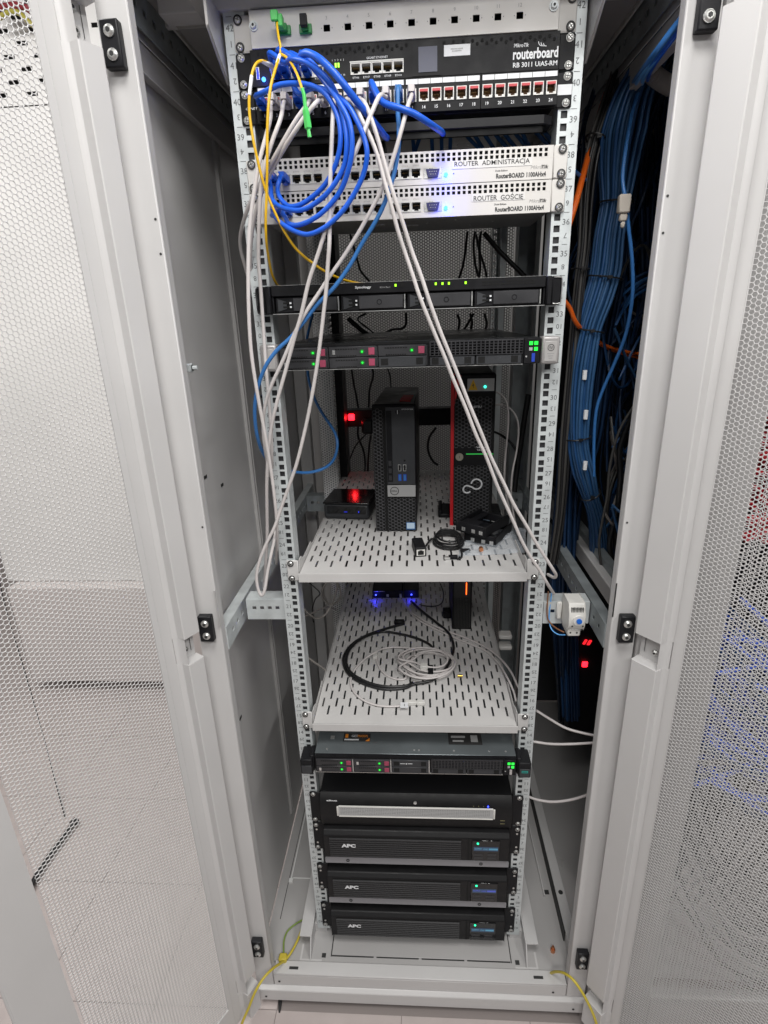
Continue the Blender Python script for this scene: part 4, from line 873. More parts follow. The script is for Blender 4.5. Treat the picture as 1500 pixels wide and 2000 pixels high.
# small form factor desktop
dt = thing('desktop_computer', 'slim black desktop computer with grey badge and honeycomb front, red sticker on top', 'computer', (-0.0345, 0.215, ZS), rz=R_(-2))
H = 0.286
b = MB(); b.box(-0.0440, 0.0440, 0.0, 0.29, 0.004, H); b.build('case', mat('case_black', (0.020, 0.020, 0.022), 0.42, 0, 0.1, 30, 0.1, 600), dt, bev=0.0015, local=True)
b = MB(); b.box(-0.0463, 0.0463, -0.012, -0.0005, 0.0, H + 0.001); b.build('front_bezel', BLACK, dt, bev=0.003, seg=2, local=True)
b = MB(); b.box(-0.0175, 0.0445, -0.0145, -0.0122, 0.112, H - 0.004); b.build('front_panel', GREYD, dt, bev=0.001, local=True)
b = MB(); b.box(-0.0160, -0.0045, -0.0150, -0.0146, 0.118, H - 0.012); b.build('disc_drive', BLACK, dt, local=True)
b = MB()
for z in (0.155, 0.138, 0.122): b.box(-0.0135, -0.0070, -0.0155, -0.0151, z, z + 0.011)
b.build('drive_button', CHAR, dt, local=True)
b = MB(); b.box(-0.0175, 0.0445, -0.0150, -0.0122, 0.084, 0.1105); bd = b.build('badge_plate', mat('badge_grey', (0.42, 0.42, 0.42), 0.35, 0.3), dt, bev=0.0006, local=True)
b = MB(); b.ring((-0.0020, -0.0152, 0.0975), 'y', 0.0082, 0.0096, -0.0004, 24); txt(b, 'DELL', -0.0020, -0.0155, 0.0975, 0.0040, width=0.0130, bold=0.02); b.build('badge_mark', PBLACK, dt, local=True, smooth=0)
b = MB(); b.cyl((0.0085, -0.0147, H - 0.015), 'y', 0.0045, -0.0006, 14); b.build('power_button', BLACK, dt, local=True); b = MB(); b.box(0.0078, 0.0092, -0.0158, -0.0154, H - 0.019, H - 0.011); b.build('power_light', PWHITE, dt, local=True)
b = MB(); txt(b, 'OPTIPLEX 5050', 0.0290, -0.0147, H - 0.0095, 0.0026, width=0.024); b.build('lettering', PWHITE, dt, local=True, smooth=0)
for x in (0.0105, 0.0215):
    for z, m_ in ((0.150, PWHITE), (0.128, USBB)):
        b = MB(); b.box(x - 0.0034, x + 0.0034, -0.0150, -0.0146, z - 0.0075, z + 0.0075); o = b.build('usb_port', SILVER if m_ is PWHITE else USBB, dt, local=True); b = MB(); b.box(x - 0.0022, x + 0.0022, -0.0154, -0.0151, z - 0.0062, z + 0.0062); b.build('usb_tongue', VOID if m_ is PWHITE else CSTEEL, dt, local=True)
b = MB(); b.cyl((0.0215, -0.0146, 0.166), 'y', 0.0022, -0.0006, 10); b.build('audio_socket', VOID, dt, local=True)
me = honey('g', -0.0445, -0.0180, 0.004, H - 0.004, 0.0078, 0.0020, 0.0018, GRID, lambda V: np.stack([V[:, 0], -0.0142 + V[:, 2], V[:, 1]], 1), False)
o = bpy.data.objects.new('honeycomb_grille', me); COL.objects.link(o); o.parent = dt
me = honey('g', -0.0175, 0.0445, 0.004, 0.082, 0.0078, 0.0020, 0.0018, GRID, lambda V: np.stack([V[:, 0], -0.0142 + V[:, 2], V[:, 1]], 1), False)
o = bpy.data.objects.new('honeycomb_grille', me); COL.objects.link(o); o.parent = dt
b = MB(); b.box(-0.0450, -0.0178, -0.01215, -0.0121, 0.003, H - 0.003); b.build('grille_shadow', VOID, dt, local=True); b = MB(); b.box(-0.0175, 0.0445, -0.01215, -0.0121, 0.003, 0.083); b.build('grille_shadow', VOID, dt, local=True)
b = MB(); b.box(0.0225, 0.0425, -0.0149, -0.0143, 0.006, 0.0235); st = b.build('sticker', INTELD, dt, local=True); b = MB(); b.box(0.0238, 0.0412, -0.0153, -0.0150, 0.0085, 0.0222); b.build('sticker_face', INTEL, dt, local=True)
b = MB(); b.prism([(0.010, 0.035), (0.034, 0.030), (0.038, 0.125), (0.014, 0.130)], 'z', H + 0.0002, H + 0.0012); b.build('red_sticker', led('red_sticker_print', (0.6, 0.01, 0.01), 0.0) if 0 else mat('bright_red', (0.85, 0.03, 0.03), 0.5), dt, local=True)
# tower server
tw = thing('tower_server', 'tall black tower server with red edge stripe and white loop emblem', 'computer', (0.1355, 0.254, ZS), rz=R_(-3))
H = 0.340
b = MB(); b.box(-0.0450, 0.0450, 0.001, 0.36, 0.006, H); b.build('case', MATS['case_black'], tw, bev=0.0015, local=True)
b = MB(); b.box(-0.0400, 0.0470, -0.022, 0.0005, 0.0, H + 0.002); b.build('front_bezel', BLACK, tw, bev=0.004, seg=2, local=True)
b = MB(); b.prism([(-0.0462, 0.0), (-0.0402, 0.0), (-0.0402, 0.300), (-0.0285, H + 0.001), (-0.0462, H + 0.001)], 'y', -0.0180, 0.0008); b.build('red_stripe', RED, tw, bev=0.0008, local=True)
b = MB(); b.prism([(-0.0395, 0.298), (-0.0395, 0.275), (-0.026, H), (-0.0345, H)], 'y', -0.0228, -0.0222); b.build('red_corner', RED, tw, local=True)
b = MB(); b.box(-0.075, -0.0455, 0.03, 0.11, 0.0, 0.012); b.box(0.0475, 0.075, 0.03, 0.11, 0.0, 0.012); b.box(-0.075, -0.066, 0.03, 0.11, 0.0, 0.020); b.build('foot', BLACK, tw, bev=0.004, seg=2, local=True)
for z0_, z1_ in ((0.186, 0.300), (0.012, 0.145)):
    me = honey('g', -0.0385, 0.0450, z0_, z1_, 0.0082, 0.0024, 0.0016, GRID, lambda V: np.stack([V[:, 0], -0.0240 + V[:, 2], V[:, 1]], 1), False)
    o = bpy.data.objects.new('honeycomb_grille', me); COL.objects.link(o); o.parent = tw
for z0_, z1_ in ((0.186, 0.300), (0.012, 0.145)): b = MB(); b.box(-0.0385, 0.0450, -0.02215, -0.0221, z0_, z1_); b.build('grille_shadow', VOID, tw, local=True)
b = MB(); b.box(-0.0130, 0.0430, -0.0228, -0.0222, 0.306, 0.332); st = b.build('silver_sticker', FOIL, tw, local=True)
b = MB(); b.prism([(-0.0105, 0.3085), (0.0085, 0.3085), (-0.001, 0.3310)], 'y', -0.0232, -0.0229); b.build('warning_triangle', YEL, tw, local=True); b = MB(); b.prism([(-0.0020, 0.3250), (0.0008, 0.3180), (-0.0008, 0.3180), (0.0004, 0.3115), (-0.0030, 0.3195), (-0.0012, 0.3195)], 'y', -0.0236, -0.0233); b.build('bolt_symbol', PBLACK, tw, local=True)
b = MB(); b.cyl((0.0240, -0.0229, 0.3150), 'y', 0.0028, -0.0012, 12); b.build('power_light', led('led_cyan', (0.05, 1.0, 0.65), 2.5), tw, local=True)
b = MB(); txt(b, 'FUJITSU', 0.0060, -0.0243, 0.273, 0.0058, width=0.0230, bold=0.02); txt(b, 'PRIMERGY', 0.0200, -0.0226, 0.1880 - 0.003, 0.0036, width=0.024, bold=0.03); txt(b, 'TX1320', 0.0200, -0.0226, 0.1800 - 0.001, 0.0030, width=0.020, bold=0.02); b.build('lettering', PWHITE, tw, local=True, smooth=0)
b = MB(); b.box(-0.0130, 0.0460, -0.0232, -0.0222, 0.1690, 0.1712); b.build('green_line', led('green_strip', (0.05, 0.8, 0.12), 0.45), tw, local=True); b = MB(); b.box(-0.0130, 0.0460, -0.0228, -0.0222, 0.1580, 0.1685); b.build('drive_slot', VOID, tw, local=True)
b = MB(); b.ring((-0.0275, -0.0222, 0.1640), 'y', 0.0060, 0.0085, -0.0030, 20); b.cyl((-0.0275, -0.0222, 0.1640), 'y', 0.0060, -0.0022, 16); lk = b.build('key_lock', mat('lock_brass_grey', (0.50, 0.46, 0.38), 0.3, 0.7), tw, local=True)
b = MB(); b.box(-0.0279, -0.0271, -0.0250, -0.0245, 0.1612, 0.1668); b.build('key_slot', PBLACK, tw, local=True)
b = MB(); c1, c2 = (-0.0095, 0.0900), (0.0110, 0.1020); r1_, r2_ = 0.0085, 0.0115
lp1 = [(c1[0] + r1_ * math.cos(R_(a)), -0.0262, c1[1] + r1_ * math.sin(R_(a))) for a in range(-35, -301, -12)]
lp2 = [(c2[0] + r2_ * math.cos(R_(a)), -0.0262, c2[1] + r2_ * math.sin(R_(a))) for a in range(-140, 176, 12)]
b.tube(spline(lp1 + lp2, 3), 0.0019, 8); b.build('loop_emblem', PWHITE, tw, local=True, smooth=60)
b = MB(); b.box(0.0260, 0.0430, -0.0249, -0.0243, 0.0080, 0.0245); b.build('sticker', INTEL, tw, local=True)
# mini computer
nu = thing('mini_computer', 'small black mini computer whose glossy lid mirrors a red light', 'computer', (-0.158, 0.279, ZS), rz=R_(-6))
b = MB(); b.box(-0.0560, 0.0560, 0.0, 0.112, 0.002, 0.0400); b.build('case', GREYD, nu, bev=0.008, seg=3, local=True)
b = MB(); b.box(-0.0570, 0.0570, -0.0005, 0.113, 0.0402, 0.0450); b.build('glossy_lid', GLOSS, nu, bev=0.002, seg=2, local=True)
b = MB(); b.box(-0.0470, 0.0480, -0.0008, -0.0002, 0.0170, 0.0360); b.build('port_window', GLOSS, nu, local=True)
b = MB(); b.box(-0.005, 0.003, -0.0014, -0.0009, 0.0215, 0.0225); b.box(0.030, 0.032, -0.0014, -0.0009, 0.0205, 0.0245); b.build('usb_tongue', led('usb_blue_lit', (0.02, 0.04, 0.9), 1.2), nu, local=True)
# black network extender
q0 = P(823, 1088, z=ZS)
ex = thing('network_extender', 'tiny black network extender box with one open socket', 'network extender', (q0[0] - 0.001, q0[1], ZS), rz=R_(8))
b = MB(); b.box(-0.0115, 0.0115, 0.0, 0.055, 0.0, 0.021); b.build('case', BLACK, ex, bev=0.0025, seg=2, local=True)
b = MB(); b.box(-0.0085, 0.0085, -0.0006, 0.0, 0.0035, 0.0165); b.build('socket_frame', WPL, ex, local=True); b = MB(); b.box(-0.0060, 0.0060, -0.0010, -0.0007, 0.0050, 0.0135); b.box(-0.003, 0.003, -0.0010, -0.0007, 0.0135, 0.0152); b.build('socket_opening', VOID, ex, local=True)
# coiled black usb lead
pts = []; c = P(876, 1062, z=ZS)
pts += [P(832, 1066, z=ZS + 0.012), P(842, 1052, z=ZS + 0.008)]
for k in range(4 * 14 + 9):
    a = R_(150 - 360 / 14 * k); rr = 0.033 + 0.006 * math.sin(k * 0.9) * 0.5 - 0.0022 * (k // 14) + random.uniform(-.001, .001)
    pts.append(np.array([c[0] + rr * math.cos(a) * 1.05, c[1] + rr * math.sin(a) * 1.1, ZS + 0.003 + 0.0045 * (k // 14) + random.uniform(0, .002)]))
pts += [P(905, 1085, z=ZS + 0.004), P(893, 1092, z=ZS + 0.003)]
cc = cable('usb_lead', 'coiled black lead lying on the upper shelf beside the network extender', 'cable', CBLK, pts, 0.0022, world=True, n=6, per=3)
b = MB(); e = P(890, 1092, z=ZS); b.box(e[0] - 0.014, e[0] + 0.004, e[1] - 0.004, e[1] + 0.005, ZS + 0.0006, ZS + 0.008); b.build('plug', BLACK, cc, bev=0.001)
e = P(875, 1093, z=ZS); b = MB(); b.box(e[0] - 0.007, e[0] + 0.004, e[1] - 0.003, e[1] + 0.004, ZS + 0.0015, ZS + 0.006); b.build('plug_shell', SILVER, cc)
b = MB(); e = P(905, 1078, z=ZS); b.box(e[0] - 0.006, e[0] + 0.014, e[1] - 0.006, e[1] + 0.004, ZS + 0.0006, ZS + 0.007); b.build('plug', BLACK, cc, bev=0.001)
# drive brackets
for k, (dx, dy, dz, rz, lab) in enumerate(((0.014, 0.01, 0.0, -28, 'lower black drive bracket of the two stacked by the right rail'), (0.0, 0.0, 0.026, -38, 'upper black drive bracket of the two stacked by the right rail'))):
    q0 = P(942, 1052, z=ZS); br = thing('drive_bracket', lab, 'drive bracket', (q0[0] + dx, q0[1] + dy, ZS + dz + 0.001), 'drive brackets on the upper shelf', R_(rz))
    b = MB(); b.box(-0.036, -0.032, -0.05, 0.05, 0.0, 0.022); b.box(0.032, 0.036, -0.05, 0.05, 0.0, 0.022); b.build('side_rail', BLACK, br, bev=0.0008, local=True)
    b = MB(); b.box(-0.0318, 0.0318, -0.050, -0.044, 0.0, 0.022); b.box(-0.0318, 0.0318, 0.044, 0.050, 0.0, 0.016); b.box(-0.0318, 0.0318, -0.012, 0.012, 0.0, 0.003); b.box(-0.0318, 0.010, -0.0438, -0.010, 0.015, 0.0175); b.box(-0.028, -0.012, -0.0095, 0.043, 0.012, 0.015); b.box(-0.0318, -0.012, -0.0438, -0.012, 0.0, 0.003); b.box(0.012, 0.0318, 0.012, 0.0438, 0.0, 0.003); b.build('cross_frame', BLKM, br, bev=0.0006, local=True)
    b = MB()
    for x in (-0.020, 0.004, 0.022): b.box(x, x + 0.008, -0.0508, -0.0502, 0.004, 0.012)
    b.box(-0.0366, -0.0361, -0.03, -0.02, 0.006, 0.015); b.build('clip', SILVER, br, local=True)
# clear bag
BAG = mat('clear_bag', (0.72, 0.78, 0.85), 0.10, alpha=0.34)
n = 15; vs = []; fs = []; random.seed(3)
c0, cx_, cy_ = P(895, 1088, z=ZS), P(1030, 1080, z=ZS), P(905, 1040, z=ZS)
for i in range(n):
    for j in range(n):
        p_ = c0 + (cx_ - c0) * i / (n - 1) + (cy_ - c0) * j / (n - 1); ed = min(i, j, n - 1 - i, n - 1 - j)
        vs.append((p_[0] + random.uniform(-.002, .002), p_[1] + random.uniform(-.002, .002), ZS + 0.001 + (0.0 if ed == 0 else random.uniform(0.001, 0.007))))
for i in range(n - 1):
    for j in range(n - 1): fs.append((i * n + j, (i + 1) * n + j, (i + 1) * n + j + 1, i * n + j + 1))
b = MB(); b.add(vs, fs); o = tag(b.build('plastic_bag', BAG, smooth=20), 'crumpled clear plastic bag under the drive brackets', 'bag')
q0 = P(940, 1082, z=ZS); b = MB(); b.cyl((q0[0], q0[1], ZS + 0.009), 'y', 0.0045, 0.009, 12); b.cyl((q0[0], q0[1] + 0.009, ZS + 0.009), 'y', 0.0032, 0.004, 10)
tag(b.build('connector', COPPER), 'small copper coloured connector on the clear plastic bag', 'connector')
# ================================================================ THINGS ON THE LOWER SHELF
Z2 = 14 * U + 0.0200
mc = thing('media_converter', 'flat black converter box shining two blue lights on the lower shelf', 'media converter', (-0.056, 0.543, Z2))
b = MB(); b.box(-0.128, -0.036, 0.543, 0.66, Z2 + 0.0006, Z2 + 0.028); b.box(-0.034, 0.014, 0.543, 0.66, Z2 + 0.0006, Z2 + 0.028); b.build('case', BLKM, mc, bev=0.002)
b = MB(); b.cyl((-0.1175, 0.5428, Z2 + 0.012), 'y', 0.0022, -0.0012, 10); b.cyl((-0.0085, 0.5428, Z2 + 0.013), 'y', 0.0022, -0.0012, 10); b.build('power_light', LB2, mc)
b = MB(); b.box(-0.123, -0.090, 0.5415, 0.5428, Z2 + 0.0235, Z2 + 0.0250); b.box(-0.085, -0.078, 0.541, 0.5428, Z2 + 0.006, Z2 + 0.014); b.box(-0.045, -0.038, 0.538, 0.5428, Z2 + 0.004, Z2 + 0.016); b.build('front_trim', SILVER, mc)
glow((-0.1175, 0.525, Z2 + 0.010), (0.03, 0.03, 1.0), 0.016); glow((-0.0085, 0.525, Z2 + 0.011), (0.03, 0.03, 1.0), 0.016)
tb = thing('small_tower_computer', 'small upright black computer with glowing orange light strip', 'computer', (0.130, 0.37, Z2))
b = MB(); b.box(0.104, 0.156, 0.364, 0.52, Z2 + 0.0006, Z2 + 0.175); b.build('case', BLACK, tb, bev=0.002)
b = MB(); b.box(0.108, 0.152, 0.3615, 0.3638, Z2 + 0.006, Z2 + 0.170); b.build('front_panel', mat('ribbed_black', (0.02, 0.02, 0.02), 0.5), tb, bev=0.001)
b = MB()
for k in range(10): b.box(0.1100 + k * 0.0041, 0.1112 + k * 0.0041, 0.3608, 0.3613, Z2 + 0.008, Z2 + 0.100)
b.build('rib', BLACK, tb)
b = MB(); b.box(0.1395, 0.1415, 0.3600, 0.3612, Z2 + 0.110, Z2 + 0.145); b.build('light_strip', LO, tb)
b = MB()
for z in (0.092, 0.080): b.box(0.139, 0.146, 0.3600, 0.3607, Z2 + z, Z2 + z + 0.004)
b.build('usb_port', CHAR, tb)
b = MB(); b.box(0.082, 0.1035, 0.42, 0.45, Z2 + 0.0006, Z2 + 0.022); tag(b.build('power_brick', BLACK, bev=0.002), 'black power plug block against the small upright computer', 'power adapter')
# thick black power lead, looped
c_ = P(778, 1290, z=Z2)
pts = [P(790, 1218, z=Z2 + 0.004), P(760, 1226, z=Z2 + 0.004), P(718, 1240, z=Z2 + 0.004), P(688, 1258, z=Z2 + 0.004), P(672, 1280, z=Z2 + 0.004), P(672, 1300, z=Z2 + 0.004), P(684, 1320, z=Z2 + 0.004), P(712, 1336, z=Z2 + 0.004), P(750, 1346, z=Z2 + 0.004), P(790, 1344, z=Z2 + 0.004), P(808, 1336, z=Z2 + 0.006), P(840, 1330, z=Z2 + 0.008), P(866, 1312, z=Z2 + 0.010), P(880, 1288, z=Z2 + 0.010), P(886, 1262, z=Z2 + 0.008), P(876, 1236, z=Z2 + 0.006), P(850, 1214, z=Z2 + 0.006), P(822, 1192, z=Z2 + 0.006), P(803, 1174, z=Z2 + 0.006)]
k1 = cable('power_lead', 'thick black lead looped in a wide ring on the lower shelf', 'cable', CBLK, pts, 0.0036, world=True)
e = P(785, 1219, z=Z2 + 0.001); b = MB(); b.box(e[0] - 0.022, e[0] + 0.008, e[1] - 0.007, e[1] + 0.008, Z2 + 0.001, Z2 + 0.014); b.build('plug', BLACK, k1, bev=0.003)
pts = [P(846, 1268, z=Z2 + 0.003), P(838, 1258, z=Z2 + 0.003), P(812, 1246, z=Z2 + 0.004), P(780, 1238, z=Z2 + 0.004), P(745, 1234, z=Z2 + 0.004), P(712, 1244, z=Z2 + 0.009), P(686, 1264, z=Z2 + 0.009), P(676, 1290, z=Z2 + 0.009), P(686, 1314, z=Z2 + 0.009), P(716, 1332, z=Z2 + 0.009), P(752, 1341, z=Z2 + 0.009), P(792, 1340, z=Z2 + 0.009), P(806, 1333, z=Z2 + 0.009)]
cable('video_lead', 'second black lead running inside the looped thick one', 'cable', CBLK, pts, 0.0034, world=True)
# grey patch cable coil
pts = [P(733, 1276, z=Z2 + 0.004), P(738, 1298, z=Z2 + 0.003), P(752, 1318, z=Z2 + 0.003), P(775, 1327, z=Z2 + 0.003), P(795, 1326, z=Z2 + 0.004)]
cen = P(838, 1303, z=Z2)
random.seed(11)
for k in range(7 * 12):
    a = R_(200 + 30 * k); lp_ = k // 12; ox, oy = [(0, 0), (-0.012, 0.004), (0.006, -0.003), (-0.004, 0.006), (0.010, 0.0), (-0.008, -0.006), (0.004, 0.004)][lp_]
    rr = [0.044, 0.050, 0.040, 0.046, 0.036, 0.052, 0.030][lp_]
    pts.append(np.array([cen[0] + ox + rr * math.cos(a) * 1.40, cen[1] + oy + rr * math.sin(a) * 1.22, Z2 + 0.003 + 0.0045 * lp_ * 0.6 + 0.0045 * (1 + math.sin(a * 2.3 + lp_ * 2)) * 0.5]))
pts += [P(810, 1268, z=Z2 + 0.010), P(780, 1264, z=Z2 + 0.006), P(750, 1266, z=Z2 + 0.004), P(733, 1274, z=Z2 + 0.012), P(712, 1287, z=Z2 + 0.004), P(692, 1308, z=Z2 + 0.004), P(684, 1330, z=Z2 + 0.004), P(690, 1350, z=Z2 + 0.004), P(706, 1366, z=Z2 + 0.004), P(735, 1378, z=Z2 + 0.004), P(765, 1380, z=Z2 + 0.004), P(793, 1378, z=Z2 + 0.005)]
gc = cable('patch_cable', 'coiled grey network cable piled inside the black loop on the lower shelf', 'cable', CGREY, pts, 0.0024, world=True, n=7, per=3, group='grey patch cables')
e = P(800, 1376, z=Z2); b = MB(); b.box(e[0] - 0.010, e[0] + 0.016, e[1] - 0.004, e[1] + 0.005, Z2 + 0.001, Z2 + 0.009); b.box(e[0] + 0.016, e[0] + 0.034, e[1] - 0.0055, e[1] + 0.006, Z2 + 0.001, Z2 + 0.0095); b.build('plug', WPL, gc, bev=0.001)
b = MB(); e = P(790, 1385, z=Z2); b.box(e[0] - 0.009, e[0] + 0.008, e[1] - 0.009, e[1] + 0.009, Z2 + 0.0105, Z2 + 0.0109); pt = b.build('paper_tag', STICK, gc)
text('1', e[0], e[1], Z2 + 0.0112, 0.008, PBLACK, pt, plane='xy')
e = P(733, 1283, z=Z2); b = MB(); b.box(e[0] - 0.005, e[0] + 0.006, e[1] - 0.014, e[1] + 0.010, Z2 + 0.001, Z2 + 0.010); b.build('plug', WPL, gc, bev=0.001)
e = P(828, 1304, z=Z2 + 0.018); b = MB(); b.box(e[0] - 0.009, e[0] + 0.009, e[1] - 0.008, e[1] + 0.008, Z2 + 0.014, Z2 + 0.027); b.build('plug', WPL, gc, bev=0.0015); b = MB(); b.box(e[0] + 0.0095, e[0] + 0.022, e[1] - 0.018, e[1] + 0.006, Z2 + 0.012, Z2 + 0.022); b.build('plug_tip', BLACK, gc)
ant = MB(); e = P(898, 1323, z=Z2); ant.cyl((e[0] - 0.005, e[1], Z2 + 0.0045), 'x', 0.0034, 0.011, 12); tag(ant.build('antenna_plug', BRASS), 'tiny gold screw connector lying beside the grey coil', 'connector')
# ================================================================ PATCH CORDS IN FRONT
GG = 'grey patch cables'; GB = 'blue patch cables'
def plug(c, me, loc, rx=0.0):
    o = inst(me, 'plug', c, loc); o.rotation_euler = (rx, 0, 0); return o
def boots(c, me, m, loc, drop=0.5):
    plug(c, me, loc, R_(-25 * drop))
PX = lambda k: ppx[k - 1]
zp = 39 * U + 0.0205
def grey(lab, port, pts, r=0.0030, plg=True):
    w0 = []
    if port:
        x = PX(port); w0 = [np.array([x, -0.040, zp - 0.002]), np.array([x, -0.056, zp - 0.012])]
    c = cable('patch_cable', lab, 'cable', CGREY, w0 + pw(pts), r, GG, world=True)
    if port: plug(c, PLG, (PX(port), -0.022, zp))
    return c
grey('grey patch cable from the second copper socket, bulging furthest out leftward', 2, [(528, 232, -.08), (517, 275, -.085), (506, 318, -.09), (497, 370, -.09), (490, 420, -.09), (486, 470, -.09), (485, 540, -.09), (486, 610, -.088), (491, 690, -.085), (503, 770, -.08), (518, 850, -.07), (531, 930, -.06), (540, 1010, -.05), (541, 1060, -.02), (540, 1100, .05)])
grey('grey patch cable from the third copper socket, running straight down the left rail', 3, [(548, 232, -.085), (532, 275, -.09), (518, 320, -.09), (510, 360, -.085), (507, 410, -.08), (505, 463, -.07), (505, 510, -.06), (509, 560, -.05), (515, 650, -.04), (519, 710, -.04), (525, 780, -.04), (530, 850, -.035), (531, 900, -.02), (532, 930, .04)])
grey('grey patch cable from the fifth copper socket, looping outward behind the left rail', 5, [(600, 205, -.10), (580, 232, -.105), (560, 265, -.10), (537, 306, -.09), (518, 341, -.07), (497, 378, -.05), (481, 415, -.03), (470, 458, 0.01), (470, 485, .03), (478, 517, .05), (490, 560, .08)])
grey('grey patch cable from the sixth copper socket, slanting down to the left rail', 6, [(620, 198, -.11), (600, 222, -.115), (575, 258, -.11), (549, 300, -.09), (527, 340, -.07), (508, 385, -.05), (494, 440, -.03), (489, 500, -.01), (492, 560, .02), (500, 600, .06)])
grey('grey patch cable from socket eleven, slanting across the blue loops to the lower left', 11, [(742, 186, -.09), (723, 227, -.11), (700, 284, -.12), (676, 340, -.11), (655, 392, -.10), (640, 435, -.10), (621, 497, -.095), (603, 550, -.09), (589, 612, -.085), (575, 660, -.08), (557, 727, -.075), (541, 785, -.07), (529, 840, -.06), (523, 900, -.05), (521, 960, -.04), (522, 1040, -.02), (519, 1100, .0), (516, 1150, .04)])
grey('grey patch cable from socket thirteen, longest slant across the routers to the lower left', 13, [(797, 205, -.09), (785, 250, -.10), (769, 306, -.10), (750, 360, -.095), (725, 410, -.09), (700, 455, -.085), (669, 504, -.08), (645, 538, -.08), (621, 575, -.08), (599, 607, -.08), (583, 635, -.08), (568, 668, -.078), (549, 712, -.075), (530, 753, -.07), (517, 795, -.06), (514, 840, -.05), (520, 890, -.03), (528, 930, .02)])
grey('grey patch cable from socket seven, hanging nearly vertical then looping beside the upper shelf', 7, [(651, 213, -.10), (649, 250, -.11), (647, 300, -.11), (645, 357, -.11), (644, 430, -.10), (643, 480, -.10), (640, 520, -.095), (637, 567, -.09), (631, 620, -.085), (623, 687, -.08), (615, 740, -.075), (607, 785, -.07), (598, 830, -.065), (580, 904, -.06), (564, 950, -.055), (550, 990, -.05), (536, 1030, -.05), (520, 1062, -.05), (507, 1095, -.05), (501, 1125, -.05), (504, 1150, -.05), (511, 1163, -.05), (517, 1152, -.05), (522, 1120, -.045), (530, 1080, -.04), (538, 1040, -.02), (540, 1010, .04)])
grey('grey patch cable from socket eight, left of the pair slanting past the tower server', 8, [(690, 200, -.10), (707, 235, -.11), (722, 265, -.11), (737, 303, -.11), (750, 351, -.11), (763, 397, -.11), (777, 450, -.105), (790, 490, -.10), (807, 540, -.10), (820, 580, -.10), (847, 647, -.095), (868, 696, -.09), (885, 740, -.085), (908, 793, -.08), (930, 850, -.075), (950, 893, -.07), (970, 946, -.065), (988, 986, -.06), (1006, 1026, -.055), (1020, 1058, -.05), (1038, 1090, -.045), (1055, 1115, -.04), (1068, 1138, -.035), (1082, 1160, .0)])
grey('grey patch cable from socket nine, right of the pair, curling at the right rail', 9, [(712, 200, -.10), (728, 240, -.11), (742, 285, -.11), (757, 340, -.11), (772, 390, -.11), (790, 445, -.105), (805, 492, -.10), (823, 540, -.10), (836, 580, -.10), (860, 647, -.095), (880, 696, -.09), (899, 744, -.085), (918, 793, -.08), (942, 850, -.075), (960, 895, -.07), (985, 946, -.065), (1004, 986, -.06), (1028, 1026, -.055), (1047, 1060, -.05), (1066, 1090, -.045), (1080, 1112, -.04), (1086, 1123, -.03), (1082, 1128, -.02), (1070, 1122, .01)])
for k_, (pt_, lab) in enumerate(((10, 'short'), )): pass
# cords that leave the tower's rear and drop beside the right rail
cable('network_cable', 'thin grey cord arching from behind the tower server, nearer its case', 'cable', CGREY, [(950, 768, .56), (968, 766, .55), (980, 772, .54), (989, 785, .52), (993, 810, .50), (991, 850, .46), (987, 890, .42), (985, 936, .36), (990, 975, .28), (1000, 1010, .2), (1016, 1050, .12), (1034, 1085, .05), (1044, 1110, .03)], 0.0026, GG)
cable('network_cable', 'thin grey cord arching wider behind the tower server towards the right rail', 'cable', CGREY, [(950, 794, .56), (975, 790, .55), (992, 795, .54), (1006, 810, .52), (1013, 835, .50), (1009, 880, .46), (1001, 920, .42), (998, 960, .36), (1002, 1000, .28), (1010, 1035, .2), (1022, 1066, .12), (1038, 1092, .06), (1048, 1112, .04)], 0.0026, GG)
# steel blue and bright blue cords
rz = 40 * U + 0.0145; RX = lambda k: -0.1815 + (k - 1) * 0.0152
Z38, Z37 = 37 * U + 0.016, 36 * U + 0.016
MX = [-0.1975, -0.1812]
def blue(lab, a, pts, bnd, m=CBLUE, r=0.0034, me=None):
    me = me or PLB; w0 = []; w1 = []
    if a: w0 = [np.array([a[0], a[2] - 0.026, a[1]]), np.array([a[0], a[2] - 0.046, a[1] + a[3]])]
    if bnd: w1 = [np.array([bnd[0], bnd[2] - 0.044, bnd[1] + bnd[3]]), np.array([bnd[0], bnd[2] - 0.026, bnd[1]])]
    c = cable('patch_cable', lab, 'cable', m, w0 + pw(pts) + w1, r, GB, world=True, n=10)
    if a: plug(c, me, (a[0], a[2] - 0.004, a[1]))
    if bnd: plug(c, me, (bnd[0], bnd[2] - 0.004, bnd[1]))
    return c
blue('blue patch cable arching over sockets two to six, innermost of the big loops', (PX(1), zp, -.019, -.004), [(516, 180, -.085), (545, 166, -.09), (580, 163, -.095), (610, 168, -.10), (635, 183, -.105), (654, 213, -.11), (664, 248, -.115), (664, 288, -.115), (653, 328, -.11), (633, 363, -.10), (603, 390, -.09), (580, 402, -.085), (562, 402, -.08), (548, 388, -.07), (542, 370, -.06)], (MX[1], Z38, -.006, -.008))
blue('blue patch cable of the outermost loop, sweeping lowest under the cream routers', (PX(4), zp, -.019, .006), [(585, 185, -.075), (601, 175, -.09), (622, 172, -.10), (654, 184, -.11), (681, 208, -.12), (699, 240, -.125), (712, 272, -.125), (717, 302, -.125), (710, 340, -.12), (691, 380, -.115), (665, 417, -.11), (633, 445, -.105), (601, 458, -.10), (572, 450, -.09), (547, 434, -.08), (535, 420, -.06)], (MX[0], Z37, -.006, -.010))
